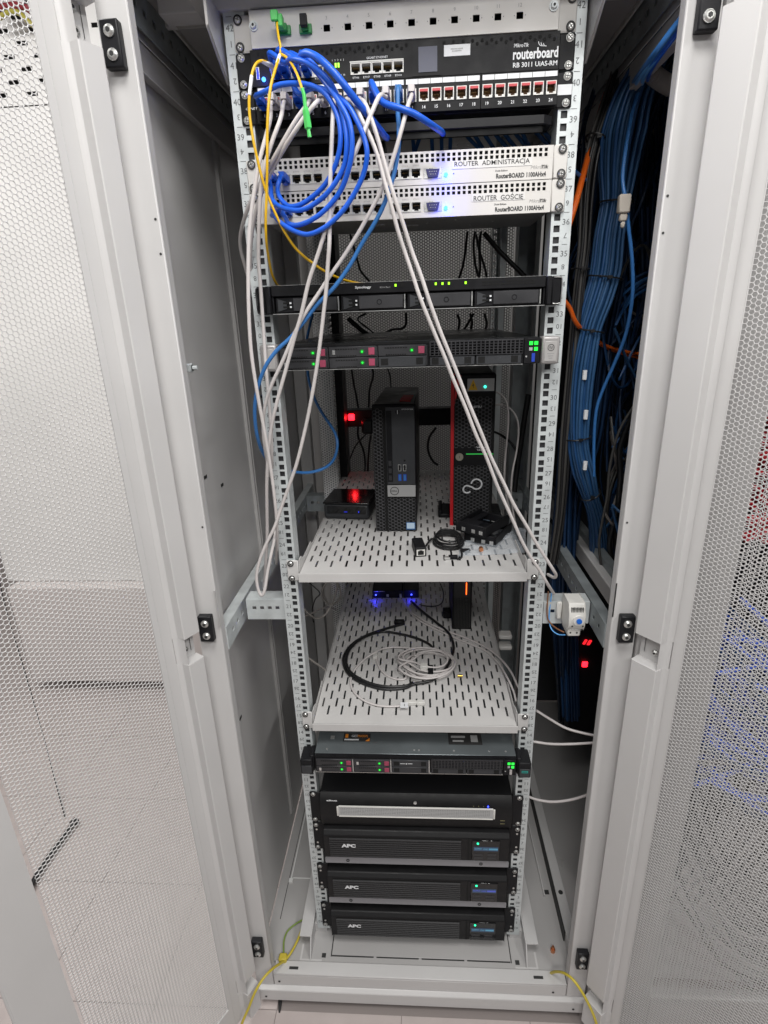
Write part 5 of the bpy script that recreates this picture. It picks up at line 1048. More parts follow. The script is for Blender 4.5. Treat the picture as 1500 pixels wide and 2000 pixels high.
blue('blue patch cable of the second loop from outside, ending under the lit amber light', (RX(3), rz, -.013, .006), [(603, 125, -.07), (617, 139, -.09), (643, 171, -.11), (665, 203, -.12), (683, 240, -.125), (688, 285, -.125), (681, 330, -.12), (665, 373, -.11), (635, 410, -.105), (606, 431, -.10), (580, 440, -.09), (563, 436, -.08), (558, 425, -.06)], (MX[1], Z37, -.006, -.008))
blue('blue patch cable of the third loop from outside, ending at the far left router socket', (RX(4), rz, -.013, .006), [(625, 140, -.07), (645, 165, -.10), (664, 205, -.115), (675, 250, -.12), (677, 290, -.12), (670, 330, -.115), (643, 373, -.11), (617, 396, -.10), (590, 410, -.095), (563, 409, -.09), (540, 400, -.08), (530, 385, -.07), (529, 365, -.06)], (MX[0], Z38, -.006, -.008))
blue('thick blue cable springing over the black router and diving right of the loops', (RX(2), rz, -.013, .010), [(580, 118, -.08), (590, 107, -.10), (603, 104, -.11), (627, 117, -.12), (659, 149, -.125), (686, 184, -.12), (718, 224, -.10), (740, 251, -.07), (752, 266, -.04), (757, 270, .03), (760, 270, .10)], None, r=0.0045)
blue('thick blue cable from socket ten pointing right across sockets thirteen to sixteen', (PX(10), zp, -.019, .004), [(745, 198, -.09), (780, 211, -.10), (807, 221, -.10), (833, 237, -.09), (852, 250, -.07), (862, 257, -.04), (866, 262, .03), (868, 262, .12)], None, r=0.0042)
blue('short blue patch cable curling over the first black router sockets', (RX(1) + .002, rz, -.013, .008), [(556, 122, -.07), (566, 116, -.085), (585, 117, -.10), (610, 128, -.11), (638, 152, -.115), (655, 180, -.11), (668, 215, -.10), (672, 245, -.08), (673, 258, .0), (673, 258, .08)], None)
blue('steel blue patch cable sweeping down left and looping behind the left rail', (PX(12), zp, -.019, -.004), [(777, 215, -.07), (779, 250, -.085), (778, 290, -.09), (768, 345, -.09), (750, 399, -.088), (731, 437, -.085), (705, 479, -.08), (683, 519, -.078), (653, 561, -.076), (621, 593, -.075), (594, 628, -.075), (567, 660, -.075), (541, 684, -.075), (520, 713, -.075), (506, 748, -.07), (498, 788, -.065), (499, 830, -.055), (506, 865, -.04), (518, 892, -.01), (538, 910, .03), (560, 918, .06), (585, 923, .09), (610, 922, .11), (636, 913, .13), (652, 897, .15), (659, 872, .17), (656, 850, .18), (645, 830, .2), (630, 808, .22), (616, 782, .24), (605, 750, .26), (600, 715, .28), (599, 670, .30), (604, 640, .32), (612, 610, .36)], None, CSTEEL, 0.0031, me=PLS)
# cream/transparent plugs standing in the remaining sockets get their own short leads bending down behind the bar
# yellow fibre
YG = 'yellow fibre leads'
c = cable('fibre_lead', 'yellow fibre lead rising from the first green adapter of the fibre panel', 'cable', CYEL, [(543, 42, -.03), (541, 48, -.045), (544, 72, -.06), (548, 92, -.065), (547, 106, -.07)], 0.0016, YG)
e = np.array([px[0] - 0.004, -0.028, 41 * U + 0.0200]); b = MB(); b.box(e[0] - 0.004, e[0] + 0.006, -0.040, -0.0265, e[2] - 0.006, e[2] + 0.008); b.box(e[0] - 0.009, e[0] + 0.001, -0.044, -0.0385, e[2] - 0.001, e[2] + 0.011); b.build('fibre_connector', LGREEN, c, bev=0.001)
c = cable('fibre_lead', 'yellow fibre lead with white sleeve dropping straight down beside the left rail', 'cable', CYEL, [(547, 106, -.07), (538, 135, -.085), (529, 168, -.095), (524, 213, -.10), (522, 260, -.10), (522, 310, -.10), (521, 370, -.095), (519, 430, -.09), (520, 470, -.08), (524, 500, -.06), (531, 535, -.03), (541, 556, .0), (548, 560, .05)], 0.0019, YG)
b = MB(); b.tube([P(546.5, 108, y=-.0705), P(541, 125, y=-.0795)], 0.0024, 8); b.build('sleeve', PWHITE, c)
c = cable('fibre_lead', 'short yellow fibre lead ending in a hanging light green connector', 'cable', CYEL, [(548, 106, -.07), (556, 110, -.075), (566, 119, -.085), (577, 138, -.10), (584, 155, -.11), (590, 174, -.115)], 0.0018, YG)
b = MB(); p0, p1, p2, p3, p4 = [P(*q, y=-.118) for q in ((590, 172), (594, 186), (597, 215), (602, 250), (605, 268))]
b.tube([p0, p1, p2], [0.0022, 0.0024, 0.0024], 8); b.tube([p2 + [0, 0, .004], p2, p3, p3 - [0, 0, .002]], [0.0025, 0.0042, 0.0046, 0.0026], 4); b.tube([p3, p4], [0.0022, 0.0028], 6); b.build('fibre_connector', LGREEN, c, smooth=0)
c = cable('fibre_lead', 'yellow fibre lead curving from the blue light down and right to the storage unit', 'cable', CYEL, [(532, 133, -.04), (522, 123, -.06), (511, 119, -.075), (499, 126, -.085), (491, 150, -.09), (487, 185, -.095), (487, 215, -.095), (490, 245, -.095), (499, 295, -.095), (517, 366, -.09), (537, 415, -.085), (556, 453, -.08), (580, 488, -.07), (612, 515, -.05), (640, 533, -.03), (670, 546, -.0), (700, 553, .04), (728, 556, .08), (745, 556, .15)], 0.0019, YG)
b = MB(); b.tube([P(491.5, 148, y=-.0905), P(487, 186, y=-.0955)], 0.0024, 8); b.tube([P(510, 119, y=-.076), P(530, 128, y=-.05), P(534, 142, y=-.03)], [0.002, 0.0035, 0.004], 6); b.build('sleeve', PWHITE, c)
# dark blue drops behind the copper panel
dn = thing('cable_bundle', 'dark blue cables fanning down behind the copper patch panel', 'cables', (0.05, 0.08, 1.66))
random.seed(5)
for k in range(15):
    x = 0.207 - k * 0.0150; xe = x + (0.10 if k < 9 else -0.02) + random.uniform(-.03, .03)
    cable('cable', None, None, mat('cable_drop_blue', (0.025, 0.11, 0.30), 0.42), [np.array([x, 0.035, 1.750]), np.array([x, 0.055, 1.733]), np.array([x + (xe - x) * .25, 0.075, 1.712]), np.array([x + (xe - x) * .6, 0.11 + random.uniform(0, .03), 1.695]), np.array([xe, 0.15 + random.uniform(0, .03), 1.676])], 0.0030, parent=dn, world=True, n=6, per=4)
# ================================================================ BUNDLES ALONG THE RIGHT SIDE
def bundle(lab, m, ctr, n, r, seed, ties=(), labels=(), tm=CBLK, flat=1.0, group='cable bundles on the right side', jit=0.25):
    random.seed(seed); C_ = [np.array(P(a[0], a[1], y=a[2])) for a in ctr]; W = [a[3] for a in ctr]
    t = thing('cable_bundle', lab, 'cables', tuple(C_[-1]), group)
    offs = []
    k = 0
    while len(offs) < n:  # fill an ellipse, front first
        a = k * 2.39996; rr = math.sqrt((k + 0.5) / n); offs.append((rr * math.cos(a), rr * math.sin(a) * flat)); k += 1
    S = spline(C_, 5); ws = np.interp(np.linspace(0, 1, len(S)), np.linspace(0, 1, len(W)), W)
    for k, (ox, oy) in enumerate(offs):
        ph = random.uniform(0, 6.28); am = jit * r * 2; pts = []
        for i, s_ in enumerate(S):
            u = i / len(S) * 9; dx = ox * ws[i] / 2 + am * math.sin(u + ph); dy = oy * ws[i] / 2 + am * math.cos(u * 0.8 + ph)
            pts.append(s_ + np.array([dx, dy, 0]))
        mb = MB(); mb.tube(pts, r, 7); mb.build('cable', m[k % len(m)], t, smooth=60)
    for f in ties:
        i = int(f * (len(S) - 1)); T_ = S[min(i + 1, len(S) - 1)] - S[i - 1]; T_ /= np.linalg.norm(T_); wv = ws[i] / 2 + r + 0.0012
        A = np.cross(T_, [0, 1, 0]); A /= np.linalg.norm(A); B = np.cross(T_, A)
        ring_ = [S[i] + A * wv * math.cos(a) + B * wv * flat * 1.05 * math.sin(a) for a in np.linspace(0, 2 * math.pi, 20)]
        mb = MB(); mb.tube(ring_, 0.0016, 6); q = S[i] - np.array([0, wv * flat, 0]); mb.box(q[0] - .004, q[0] + .004, q[1] - .004, q[1], q[2] - .003, q[2] + .003); mb.build('cable_tie', CBLK, t)
    for f, ox in labels:
        i = int(f * (len(S) - 1)); q = S[i] + np.array([ox, -ws[i] / 2 * flat - r, 0]); mb = MB(); mb.tube([q - [0, 0, .009], q + [0, 0, .009]], r * 1.35, 8); mb.build('wire_marker', STICK, t)
    return t
sc = 1 / 900.
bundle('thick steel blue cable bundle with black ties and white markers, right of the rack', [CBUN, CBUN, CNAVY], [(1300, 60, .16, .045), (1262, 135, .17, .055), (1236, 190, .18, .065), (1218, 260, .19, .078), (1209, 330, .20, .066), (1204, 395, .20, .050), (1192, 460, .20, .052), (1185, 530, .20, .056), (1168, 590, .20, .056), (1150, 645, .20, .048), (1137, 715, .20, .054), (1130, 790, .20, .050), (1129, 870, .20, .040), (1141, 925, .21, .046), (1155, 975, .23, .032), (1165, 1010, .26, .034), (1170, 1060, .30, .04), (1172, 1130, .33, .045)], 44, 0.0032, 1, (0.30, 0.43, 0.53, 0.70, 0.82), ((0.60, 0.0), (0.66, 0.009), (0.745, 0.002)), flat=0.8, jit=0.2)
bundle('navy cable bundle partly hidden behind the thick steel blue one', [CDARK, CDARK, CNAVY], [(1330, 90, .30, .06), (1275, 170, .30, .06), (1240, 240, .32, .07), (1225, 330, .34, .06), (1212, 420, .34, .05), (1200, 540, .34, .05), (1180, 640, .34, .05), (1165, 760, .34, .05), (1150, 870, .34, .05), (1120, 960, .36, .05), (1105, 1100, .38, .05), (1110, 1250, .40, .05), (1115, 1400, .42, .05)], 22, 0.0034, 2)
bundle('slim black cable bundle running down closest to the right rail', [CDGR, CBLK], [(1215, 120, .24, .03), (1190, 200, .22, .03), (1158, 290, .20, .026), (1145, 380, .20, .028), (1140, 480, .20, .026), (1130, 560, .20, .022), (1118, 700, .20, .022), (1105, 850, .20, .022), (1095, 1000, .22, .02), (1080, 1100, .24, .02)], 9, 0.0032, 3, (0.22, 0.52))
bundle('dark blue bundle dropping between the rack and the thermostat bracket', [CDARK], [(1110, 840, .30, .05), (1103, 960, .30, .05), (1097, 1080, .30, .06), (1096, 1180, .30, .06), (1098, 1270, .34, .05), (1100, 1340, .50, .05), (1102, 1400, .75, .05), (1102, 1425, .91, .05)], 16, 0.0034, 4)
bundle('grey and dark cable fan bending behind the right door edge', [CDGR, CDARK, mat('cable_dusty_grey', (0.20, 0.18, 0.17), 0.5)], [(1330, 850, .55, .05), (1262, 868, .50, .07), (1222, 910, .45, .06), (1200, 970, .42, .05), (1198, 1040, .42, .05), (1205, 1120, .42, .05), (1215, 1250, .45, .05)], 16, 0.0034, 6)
for k, (lab, m_, pts, r_) in enumerate((
    ('thick orange cable slanting behind the top of the right rail', CORG, [(1195, 150, .32), (1178, 200, .28), (1163, 250, .24), (1150, 300, .2), (1137, 350, .16), (1122, 405, .13), (1104, 460, .12), (1090, 500, .12)], 0.0055),
    ('orange cable loop tucked beside the black bundle', CORG, [(1100, 585, .15), (1113, 602, .16), (1122, 625, .17), (1133, 640, .19), (1145, 648, .25)], 0.0042),
    ('orange cable crossing right behind the blue bundle, upper strand', CORG, [(1160, 660, .30), (1182, 674, .30), (1210, 684, .30), (1240, 690, .30), (1275, 692, .30), (1310, 690, .30)], 0.0032),
    ('orange cable crossing right behind the blue bundle, lower strand', CORG, [(1160, 664, .31), (1185, 679, .31), (1215, 690, .31), (1245, 698, .31), (1275, 704, .31), (1310, 712, .31)], 0.0032),
    ('thick black cable weaving down beside the right door edge', CBLK, [(1262, 640, .22), (1255, 700, .22), (1250, 750, .22), (1240, 800, .22), (1222, 840, .22), (1210, 880, .22), (1212, 930, .22), (1205, 1000, .24), (1190, 1060, .26), (1200, 1120, .28), (1205, 1200, .3)], 0.0065),
    ('thin dark grey cable hanging left of the thick black one', CDGR, [(1240, 790, .2), (1215, 830, .2), (1200, 870, .2), (1190, 920, .2), (1186, 970, .2), (1178, 1010, .21), (1170, 1060, .22), (1175, 1110, .23)], 0.0030))):
    cable('cable', lab, 'cable', m_, pts, r_, 'loose cables on the right side')
c = cable('patch_cable', 'single steel blue cable with cream plug hanging right of the thick bundle', 'cable', CSTEEL, [(1250, 170, .16), (1236, 215, .15), (1226, 265, .13), (1216, 340, .11), (1219, 375, .10), (1222, 388, .10), (1225, 410, .10), (1227, 440, .10), (1234, 500, .10), (1236, 560, .10), (1231, 610, .11), (1220, 660, .13), (1200, 710, .15), (1178, 760, .17), (1165, 800, .18), (1160, 860, .19), (1160, 930, .2)], 0.0032, GB)
q0, q1 = P(1220, 380, y=.095), P(1224, 428, y=.095); b = MB(); b.box(q0[0] - .0095, q0[0] + .0095, .087, .100, q0[2] - .028, q0[2]); b.box(q0[0] - .0055, q0[0] + .0070, .090, .098, q0[2] - .040, q0[2] - .0282); b.box(q0[0] - .0020, q0[0] + .0050, .091, .097, q0[2] - .050, q0[2] - .0402); b.build('plug', mat('plug_cream', (0.55, 0.50, 0.44), 0.45), c, bev=0.002)
# light blue lead over the top bar, corrugated conduit
bundle('bright blue cables lit at the top right between roof channel and door', [CLBL, CSTEEL, CBLUE], [(1400, -50, -.06, .020), (1348, 22, -.055, .016), (1322, 56, -.045, .015), (1295, 92, -.03, .014), (1272, 122, .0, .014), (1256, 146, .07, .02), (1250, 160, .15, .03)], 8, 0.0034, 8, jit=0.1)
cd_ = MB(); S = spline([P(1262, 130, y=.14), P(1275, 145, y=.14), P(1292, 158, y=.15), P(1312, 170, y=.17)], 12)
cd_.tube(S, [0.014 if i % 2 else 0.0115 for i in range(len(S))], 14); tag(cd_.build('cable_conduit', mat('conduit_grey', (0.30, 0.28, 0.27), 0.5), smooth=25), 'ribbed grey conduit end near the top right corner', 'conduit')
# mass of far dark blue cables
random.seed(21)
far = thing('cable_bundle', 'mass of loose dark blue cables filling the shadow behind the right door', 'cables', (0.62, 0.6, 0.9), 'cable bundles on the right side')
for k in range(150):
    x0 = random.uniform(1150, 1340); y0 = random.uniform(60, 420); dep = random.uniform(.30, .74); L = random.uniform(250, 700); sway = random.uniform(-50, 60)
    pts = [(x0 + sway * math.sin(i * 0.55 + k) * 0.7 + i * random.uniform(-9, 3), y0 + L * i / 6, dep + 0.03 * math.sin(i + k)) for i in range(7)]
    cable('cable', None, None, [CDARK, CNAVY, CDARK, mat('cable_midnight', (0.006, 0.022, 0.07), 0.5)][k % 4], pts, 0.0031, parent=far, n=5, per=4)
lit = thing('cable_bundle', 'few blue cables reaching in from behind the right door edge at mid height', 'cables', (0.5, 0.4, 1.3), 'cable bundles on the right side')
for k in range(9):
    y0 = [528, 540, 552, 560, 470, 1040, 1052, 830, 1020][k]; dd = [0, 3, 10, 16, 30, -30, -26, 40, -50][k]
    cable('cable', None, None, [CNAVY, CSTEEL][k % 2], [(1320, y0 - 30, .3), (1290, y0 - 8, .3), (1262, y0 + 4, .3), (1235, y0 + 18 + dd * .3, .31), (1210, y0 + 40 + dd, .34)], 0.0030, parent=lit, n=6, per=4)
# grey cords at the right foot of the rack
cable('network_cable', 'grey cord leaving the right rail above the storage lid, upper of two', 'cable', CGREY, [(1048, 1388, .03), (1075, 1405, .03), (1105, 1422, .02), (1140, 1432, .01), (1175, 1438, .0), (1200, 1436, .0)], 0.0028, GG)
cable('network_cable', 'grey cord leaving the right rail above the storage lid, lower of two', 'cable', CGREY, [(1040, 1448, .03), (1075, 1453, .02), (1120, 1453, .01), (1165, 1450, .0), (1200, 1446, .0)], 0.0028, GG)
cable('network_cable', 'grey cord curving right beside the black recorder', 'cable', CGREY, [(1030, 1555, .04), (1050, 1562, .03), (1080, 1566, .02), (1115, 1562, .01), (1145, 1553, .0), (1175, 1540, .0)], 0.0030, GG)
# cords to the right of the lower shelf
zc = Z2 + 0.0035; on_ = lambda L: [P(a_, b_, z=zc) for a_, b_ in L]
cable('network_cable', 'grey cord crossing the lower shelf from the blue-lit box to the right rail', 'cable', CGREY, on_([(786, 1172), (798, 1190), (828, 1212), (868, 1231), (910, 1246), (948, 1264)]) + pw([(975, 1284, .22), (998, 1312, .15), (1012, 1342, .09), (1024, 1362, .05), (1034, 1374, .03)]), 0.0026, GG, world=True)
cable('network_cable', 'second grey cord crossing the lower shelf slightly nearer', 'cable', CGREY, on_([(790, 1182), (812, 1207), (845, 1226), (880, 1242), (918, 1258), (950, 1272)]) + pw([(974, 1296, .20), (990, 1322, .13), (1003, 1350, .08), (1008, 1370, .05)]), 0.0024, GG, world=True)
for k, dy in enumerate((0, 14)):
    b = MB(); q = P(975, 1245 + dy * 1.5, y=.33); b.box(q[0], q[0] + .035, .33, .36, q[2] - .008, q[2] + .004)
    o = tag(b.build('plug', WPL, bev=0.003), ['white plug hanging right of the lower shelf, upper', 'white plug hanging right of the lower shelf, lower'][k], 'plug')
    o.name = 'adapter'
cable('lead', 'black lead curving from the blue-lit box across the lower shelf to its right', 'cable', CBLK, [(812, 1175, .53), (822, 1182, .50), (850, 1184, .48), (864, 1176, .50), (866, 1158, .54), (860, 1140, .58)], 0.0018)
# cords left of the lower shelf
random.seed(4)
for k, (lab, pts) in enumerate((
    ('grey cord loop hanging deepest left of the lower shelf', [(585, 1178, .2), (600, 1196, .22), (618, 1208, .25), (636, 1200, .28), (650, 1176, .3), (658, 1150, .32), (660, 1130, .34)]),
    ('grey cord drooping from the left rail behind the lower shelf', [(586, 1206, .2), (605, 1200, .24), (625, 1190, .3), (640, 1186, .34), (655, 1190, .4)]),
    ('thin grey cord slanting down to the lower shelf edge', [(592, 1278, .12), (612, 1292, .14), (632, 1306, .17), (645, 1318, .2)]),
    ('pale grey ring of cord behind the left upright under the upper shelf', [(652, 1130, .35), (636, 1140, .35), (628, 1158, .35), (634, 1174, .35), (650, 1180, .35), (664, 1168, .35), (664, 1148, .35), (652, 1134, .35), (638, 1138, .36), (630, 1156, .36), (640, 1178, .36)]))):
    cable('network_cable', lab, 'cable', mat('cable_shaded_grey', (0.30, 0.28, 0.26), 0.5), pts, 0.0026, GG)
cable('lead', 'black lead left of the lower shelf behind the rail', 'cable', CBLK, [(604, 1138, .3), (625, 1158, .3), (616, 1170, .3), (610, 1190, .32), (612, 1215, .34)], 0.0016)
# ================================================================ REAR: POWER STRIP AND HANGING POWER LEADS
pd = thing('power_strip', 'black power strip with glowing red switch behind the desktop computer', 'power strip', (-0.02, 0.74, 1.16))
q0 = P(668, 802, y=.735); q1 = P(880, 830, y=.735)
b = MB(); b.box(q0[0], 0.17, 0.735, 0.78, q1[2], q0[2]); b.build('body', BLKM, pd, bev=0.002)
q = P(686, 815, y=.730); b = MB(); b.box(q[0] - 0.010, q[0] + 0.010, 0.729, 0.7345, q[2] - 0.010, q[2] + 0.010); b.build('red_switch', LR, pd, bev=0.003)
glow((q[0], 0.715, q[2]), (1.0, 0.02, 0.02), 0.03)
q = P(718, 828, y=.72); b = MB(); b.box(q[0] - .018, q[0] + .018, .705, .7345, q[2] - .03, q[2] + .016); b.build('plug', CBLK, pd, bev=0.006)
random.seed(9)
for k, (lab, pts) in enumerate((
    ('black power lead hanging from the top rear to the storage unit, left kink', [(683, 455, .85), (690, 480, .85), (699, 512, .85), (705, 530, .84), (722, 550, .82)]),
    ('black power lead hanging at rear, leftmost of the right-hand four', [(913, 452, .7), (910, 480, .7), (905, 515, .7), (896, 545, .68)]),
    ('black power lead bowed at rear, second of the right-hand four', [(928, 452, .7), (925, 475, .7), (927, 510, .7), (934, 540, .7)]),
    ('black power lead crossing behind the router gap, third of four', [(940, 452, .72), (936, 480, .72), (938, 520, .72), (935, 545, .7)]),
    ('black power lead slanting at rear, fourth of four', [(930, 458, .74), (936, 490, .74), (946, 520, .74), (952, 548, .74)]),
    ('thick black lead slanting down right behind the right upright', [(945, 455, .6), (975, 490, .6), (1005, 520, .6), (1030, 545, .6)]),
    ('black lead drooping between the storage unit and the upper server, wide curve', [(793, 610, .7), (793, 632, .7), (785, 642, .7), (765, 644, .7), (745, 655, .68), (735, 662, .66)]),
    ('black lead between the storage unit and upper server, left thick strand', [(680, 622, .5), (700, 640, .5), (718, 654, .5), (728, 662, .5)]),
    ('black lead between the storage unit and upper server, left thin strand', [(715, 612, .55), (698, 624, .55), (722, 644, .53), (740, 660, .5)]),
    ('short black lead under the storage unit, right group first', [(893, 614, .6), (897, 625, .6), (896, 640, .6), (893, 655, .6)]),
    ('short black lead under the storage unit, right group second', [(925, 612, .6), (915, 630, .6), (906, 645, .6), (903, 656, .6)]),
    ('short black lead under the storage unit, right group third', [(918, 612, .6), (922, 630, .6), (920, 645, .6), (922, 656, .6)]),
    ('short black lead under the storage unit, right group fourth', [(946, 612, .6), (950, 628, .6), (949, 640, .6), (943, 652, .6)]),
    ('black lead hanging under the upper server towards the power strip, left', [(686, 715, .8), (690, 745, .8), (696, 775, .8), (700, 798, .79)]),
    ('black lead hanging under the upper server towards the power strip, right', [(727, 715, .8), (729, 735, .8), (722, 760, .8), (720, 796, .79)]),
    ('thin black lead dropping to the top of the slim desktop computer', [(755, 715, .6), (762, 735, .58), (764, 765, .54)]),
    ('black lead from the power strip down to the upper shelf, outer', [(700, 830, .80), (699, 852, .80), (710, 880, .79), (713, 905, .78), (712, 925, .74)]),
    ('black lead from the power strip down to the upper shelf, inner', [(724, 850, .78), (720, 885, .78), (718, 925, .74)]),
    ('thin black lead slanting left from the power strip plug', [(715, 848, .77), (695, 870, .76), (684, 895, .74), (670, 930, .72)]),
    ('black lead looped between the two upright computers', [(852, 835, .6), (838, 855, .6), (836, 880, .6), (845, 900, .6), (855, 908, .6)]),
    ('black lead from the tower server out to the right upright', [(962, 842, .55), (980, 850, .52), (998, 865, .50), (1010, 885, .48), (1012, 905, .45)]),
    ('thick black cable channel running down behind the right rail', [(1032, 770, .55), (1024, 820, .55), (1015, 880, .55), (1008, 930, .55), (1005, 960, .55)]))):
    th = 0.0075 if 'channel' in lab else (0.006 if 'thick' in lab else (0.0022 if 'thin' in lab else 0.0034))
    cable('power_lead', lab, 'cable', CBLK, pts, th, 'black power leads at the rear')
# power strip with lit switches low on the right side
p2 = thing('power_strip', 'shadowed black power strip with glowing red switch low behind the right rail', 'power strip', (0.5, 0.52, 0.6))
q = P(1142, 1297, y=.45); b = MB(); b.box(q[0] - 0.03, q[0] + 0.05, 0.452, 0.50, q[2] - 0.25, q[2] + 0.12); b.build('body', BLKM, p2, bev=0.002)
b = MB(); b.box(q[0] - 0.008, q[0] + 0.008, 0.446, 0.4515, q[2] - 0.009, q[2] + 0.009); b.build('red_switch', LR, p2, bev=0.002)
q = P(1145, 1254, y=.45); b = MB(); b.prism([(q[0] - 0.010, q[2] - 0.006), (q[0] - 0.004, q[2] - 0.006), (q[0] + 0.002, q[2] + 0.008), (q[0] - 0.004, q[2] + 0.008)], 'y', 0.446, 0.4515); b.prism([(q[0] + 0.002, q[2] - 0.008), (q[0] + 0.009, q[2] - 0.008), (q[0] + 0.015, q[2] + 0.006), (q[0] + 0.008, q[2] + 0.006)], 'y', 0.446, 0.4515); b.build('red_lamp', led('led_red_dim', (1, 0.02, 0.03), 1.2), p2)
# ================================================================ THERMOSTAT
th = thing('thermostat', 'small white cabinet thermostat with blue dial on the metal bracket', 'thermostat', (0.300, 0.0, 0.88))
def T3(px_, py_, y): return P(px_, py_, y=y)
b = MB(); b.prism([(0.0035, 0.893), (-0.040, 0.893), (-0.046, 0.905), (-0.046, 0.926), (-0.036, 0.946), (0.0035, 0.946)], 'x', 0.2910, 0.3215); b.build('housing', WPL, th, bev=0.002, seg=2)
b = MB(); b.box(0.2940, 0.3180, -0.038, 0.0035, 0.876, 0.8925); b.box(0.2800, 0.2898, -0.004, 0.0035, 0.893, 0.930); b.build('terminal_base', WPL, th, bev=0.002)
b = MB(); b.cyl((0.3095, -0.0462, 0.9160), 'y', 0.0095, -0.003, 24); b.build('dial_ring', WPL, th, bev=0.0008); b = MB(); b.cyl((0.3095, -0.0494, 0.9160), 'y', 0.0050, -0.0030, 20); b.box(0.3090, 0.3100, -0.0530, -0.0525, 0.9120, 0.9155); b.build('dial', BDIAL, th)
b = MB()
for k in range(9): b.box(0.2960 + k * 0.0026, 0.2971 + k * 0.0026, -0.0440, -0.0395, 0.9310, 0.9395)
b.build('vent', PBLACK, th)
b = MB()
for x, z, y in ((0.2990, 0.9030, -0.0462), (0.3185, 0.9030, -0.0462), (0.2990, 0.8845, -0.0384), (0.3110, 0.8845, -0.0384)): b.cyl((x, y, z), 'y', 0.0018, -0.0004, 8)
b.build('screw_hole', PBLACK, th)
b = MB()
for k in range(8): b.box(0.2985 + k * 0.0024, 0.2993 + k * 0.0024, -0.0463, -0.0461, 0.8945, 0.8975)
b.build('terminal_rib', PGREY, th)
cable('wire', 'light blue wire looping from the thermostat up behind the right rail', 'wire', CLBL, [(1104, 1240, -.03), (1090, 1239, -.02), (1078, 1230, -.01), (1073, 1215, .0), (1073, 1195, .005), (1076, 1170, .01), (1078, 1150, .03)], 0.0012)
cable('wire', 'brown wire from the thermostat up behind the right rail', 'wire', CBRN, [(1102, 1235, -.03), (1088, 1228, -.02), (1076, 1218, -.005), (1069, 1205, .0), (1069, 1180, .005), (1071, 1155, .02)], 0.0014)
# ================================================================ EARTH LEADS
EG = 'yellow earth leads'
cable('earth_lead', 'yellow earth lead curling from the left base over the sill to the left door', 'cable', CYELD, [P(610, 1735, z=.01), P(604, 1765, z=-.005), P(594, 1800, z=-.015), P(583, 1832, z=-.02), P(570, 1858, z=-.02), P(556, 1876, z=-.018)] + pw([(535, 1890, -.11), (515, 1910, -.135), (498, 1938, -.155), (486, 1968, -.165), (474, 1995, -.175), (466, 2020, -.18)]), 0.0030, EG, world=True)
cable('earth_lead', 'green and yellow wire joining the earth lead inside the left base', 'wire', CYGR, [P(*q_, z=-.022) for q_ in ((604, 1788), (594, 1795), (578, 1804), (562, 1818), (555, 1835), (554, 1858), (556, 1874))], 0.0020, world=True)
b = MB(); q = P(548, 1872, z=-.02); b.box(q[0] - .004, q[0] + .016, q[1] - .008, q[1] + .010, -.0298, -.012); tag(b.build('earth_terminal', CYELD, bev=0.003), 'yellow taped earth terminal where the two left wires meet', 'terminal')
cable('earth_lead', 'yellow earth lead arching over the sill to the right door', 'cable', CYELD, [(1072, 1902, -.07), (1085, 1898, -.09), (1100, 1900, -.11), (1118, 1912, -.13), (1135, 1935, -.145), (1150, 1962, -.155), (1162, 1990, -.165), (1170, 2020, -.17)], 0.0030, EG)
q = P(1080, 1853, z=-.02); b = MB(); b.cyl((q[0], q[1], -0.0298), 'z', 0.006, 0.010, 6); b.cyl((q[0], q[1], -0.0198), 'z', 0.003, 0.008, 8); tag(b.build('earth_bolt', COPPER), 'copper coloured earth bolt standing on the right of the base', 'bolt')
q = P(547, 1958, z=FLOOR + .003); b = MB(); b.tube([q + [-.002, .012, 0.004], q, q + [.003, -.020, -.001]], [0.005, 0.005, 0.0022], 8); tag(b.build('cable_tie_stub', CBLK), 'small black tie stub lying on the floor before the sill', 'tie stub')
# ================================================================ NEIGHBOURING CABINET ON THE RIGHT
nb = thing('neighbour_cabinet', 'adjoining cabinet with closed mesh door, seen through the right leaf', 'server cabinet', (0.81, 0.4, FLOOR))
b = MB(); b.box(0.402, 0.405, 0.0, 0.9, 1.9, 1.93); b.box(0.405, 1.2, YF + 0.02, YB, 1.90, 1.905); b.build('roof_panel', PANEL, nb)
b = MB(); b.box(1.197, 1.2, YF + 0.02, YB, -0.03, 1.895); b.build('side_panel', PANEL, nb)
b = MB(); b.box(0.405, 1.19, YB, YB + 0.004, -0.03, 1.895); b.build('rear_panel', mat('rear_panel_dark', (0.05, 0.05, 0.055), 0.5), nb)  # dark colour put in to keep the depth of this bay in shade
b = MB(); b.box(0.400, 1.19, YF + 0.03, YB - 0.01, -0.036, -0.030); b.build('base_plate', PANEL, nb)
b = MB(); b.box(0.3965, 0.445, YF, YF + 0.03, -0.11, 1.93); b.box(0.42, 0.44, YF + 0.031, 0.9, 0.86, 0.90); b.build('front_post', WHITE, nb, bev=0.002)
depth_rail(1, 0.440, 0.868, ZINCD, y0=-0.06)
b = MB(); b.box(0.447, 0.520, -0.135, -0.112, -0.095, 1.90); b.box(0.520, 1.16, -0.135, -0.112, -0.095, 0.005); b.box(0.520, 1.16, -0.135, -0.112, 1.84, 1.90); b.box(1.16, 1.2, -0.135, -0.112, -0.095, 1.90); b.build('door_frame', PANEL, nb, bev=0.004, seg=2)  # frame in darker paint, standing in for the open leaf's shadow
me = honey('neighbour_sheet', 0.520, 1.158, 0.006, 1.838, 0.00705, 0.00125, 0.0006, WHITE, lambda V: np.stack([V[:, 0], V[:, 2] - 0.124, V[:, 1]], 1), False)
o = bpy.data.objects.new('door_sheet', me); COL.objects.link(o); o.parent = nb; o.location = tuple(-a for a in ORG[nb.name])
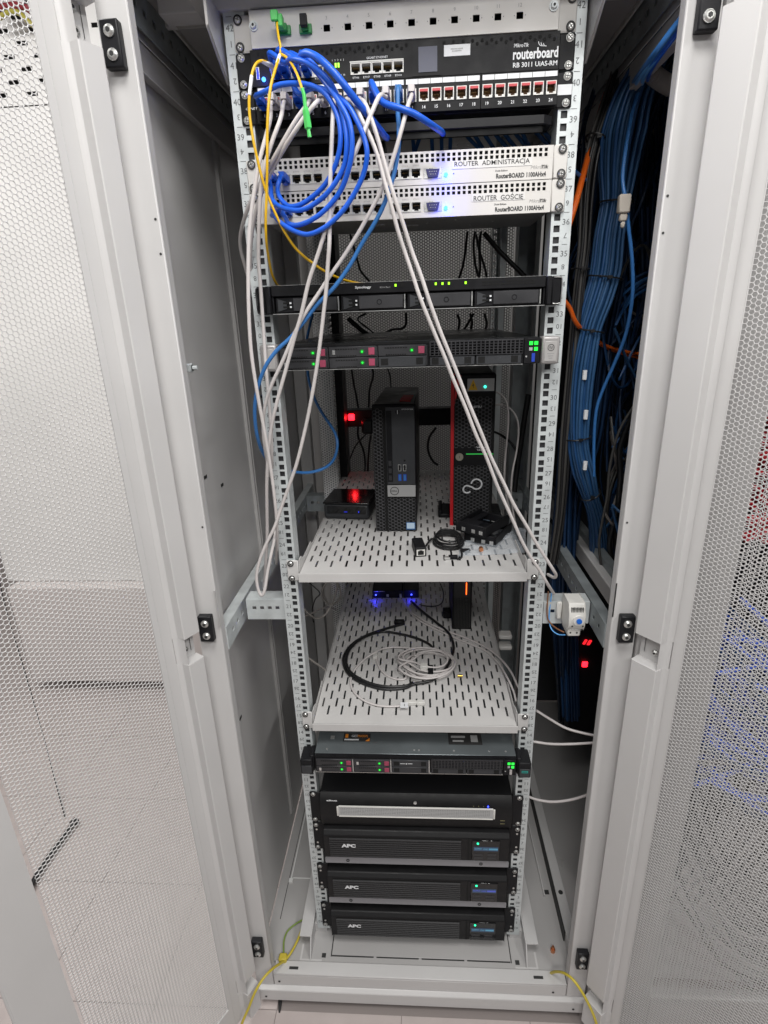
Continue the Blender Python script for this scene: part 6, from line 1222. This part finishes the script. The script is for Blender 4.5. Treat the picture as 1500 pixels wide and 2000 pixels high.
b = MB(); b.box(0.46, 1.17, 0.12, 0.13, 0.0, 1.85); b.build('equipment_face', mat('equip_dark', (0.02, 0.02, 0.022), 0.5), nb)
b = MB(); b.box(0.545, 1.16, 0.07, 0.10, 0.60, 0.64); b.build('pale_panel', RTR, nb)
b = MB(); b.box(0.60, 0.64, 0.0, 0.058, 1.12, 1.22); b.build('pale_block', WPL, nb)
b = MB(); b.box(0.58, 0.70, 0.0, 0.058, 0.52, 0.55); b.build('pale_block', WPL, nb)
def droop(lab, m, n, x0, x1, z0, z1, seed, slant=0.0, r=0.0032, yy=(-0.10, 0.03)):
    random.seed(seed); t = thing('patch_cord_bunch', lab, 'cables', ((x0 + x1) / 2, 0, z0), 'cord bunches in the adjoining cabinet')
    for k in range(n):
        za, zb = random.uniform(z0, z1), random.uniform(z0, z1); xa, xb = x0 + random.uniform(0, .05), x1 - random.uniform(0, .1); d = random.uniform(0.02, 0.16); y = random.uniform(*yy)
        pts = [np.array([xa + (xb - xa) * u, y + random.uniform(-.015, .015), za + (zb - za) * u - d * math.sin(math.pi * u) + slant * u + random.uniform(-.015, .015)]) for u in np.linspace(0, 1, 6)]
        cable('cable', None, None, m[k % len(m)], pts, r, parent=t, world=True, n=6, per=4)
    return t
droop('red patch cords bunched behind the two right mesh sheets', [CRED, mat('cable_maroon', (0.42, 0.015, 0.03), 0.45)], 90, 0.53, 1.0, 1.09, 1.40, 1, r=0.0050, yy=(-0.105, -0.03))
droop('bright blue patch cords bunched below the red ones', [CBLU2, CBLU2, CNAVY], 70, 0.53, 1.0, 0.58, 0.98, 2, r=0.0048, yy=(-0.105, -0.03))
droop('yellow patch cords hanging across the red ones', [CYEL], 9, 0.56, 0.95, 1.10, 1.55, 3, -0.35, r=0.004, yy=(-0.11, -0.09))
droop('pale grey cords packed low behind the two right mesh sheets', [CGREY, CDGR], 30, 0.52, 0.95, 0.12, 0.56, 4, -0.25)
random.seed(30)
wc = thing('patch_cord_bunch', 'pale grey cords fanning down towards the adjoining base', 'cables', (0.6, 0, 0.1), 'cord bunches in the adjoining cabinet')
for k in range(26):
    x = 0.54 + k * 0.014; pts = [np.array([x + 0.16, -0.02, 0.55 + random.uniform(-.05, .05)]), np.array([x + 0.10, -0.05, 0.42]), np.array([x + 0.03, -0.06 + random.uniform(-.01, .01), 0.28]), np.array([x - 0.005, -0.05, 0.15]), np.array([x - 0.01, 0.0, 0.05])]
    cable('cable', None, None, CGREY, pts, 0.0034, parent=wc, world=True, n=6, per=5)
# loose loops in the cable bay beside the right door
random.seed(77)
lo = thing('cable_bundle', 'untidy navy and grey cable loops sagging in the gap beside the right door', 'cables', (0.55, 0.3, 1.0), 'cable bundles on the right side')
for k in range(34):
    x0 = random.uniform(1185, 1215); y0 = random.uniform(560, 1120); w_ = random.uniform(60, 120); d_ = random.uniform(30, 150); dep = random.uniform(.24, .40)
    pts = [(x0 + w_ * u + 12 * math.sin(k + u * 4), y0 + d_ * math.sin(math.pi * u) * (1 if k % 3 else -0.6) - 30 * u, dep + .03 * math.sin(u * 5 + k)) for u in np.linspace(0, 1.25, 7)]
    cable('cable', None, None, [CNAVY, CBUN, CDGR, CNAVY, MATS['cable_dusty_grey']][k % 5], pts, 0.0030, parent=lo, n=6, per=4)
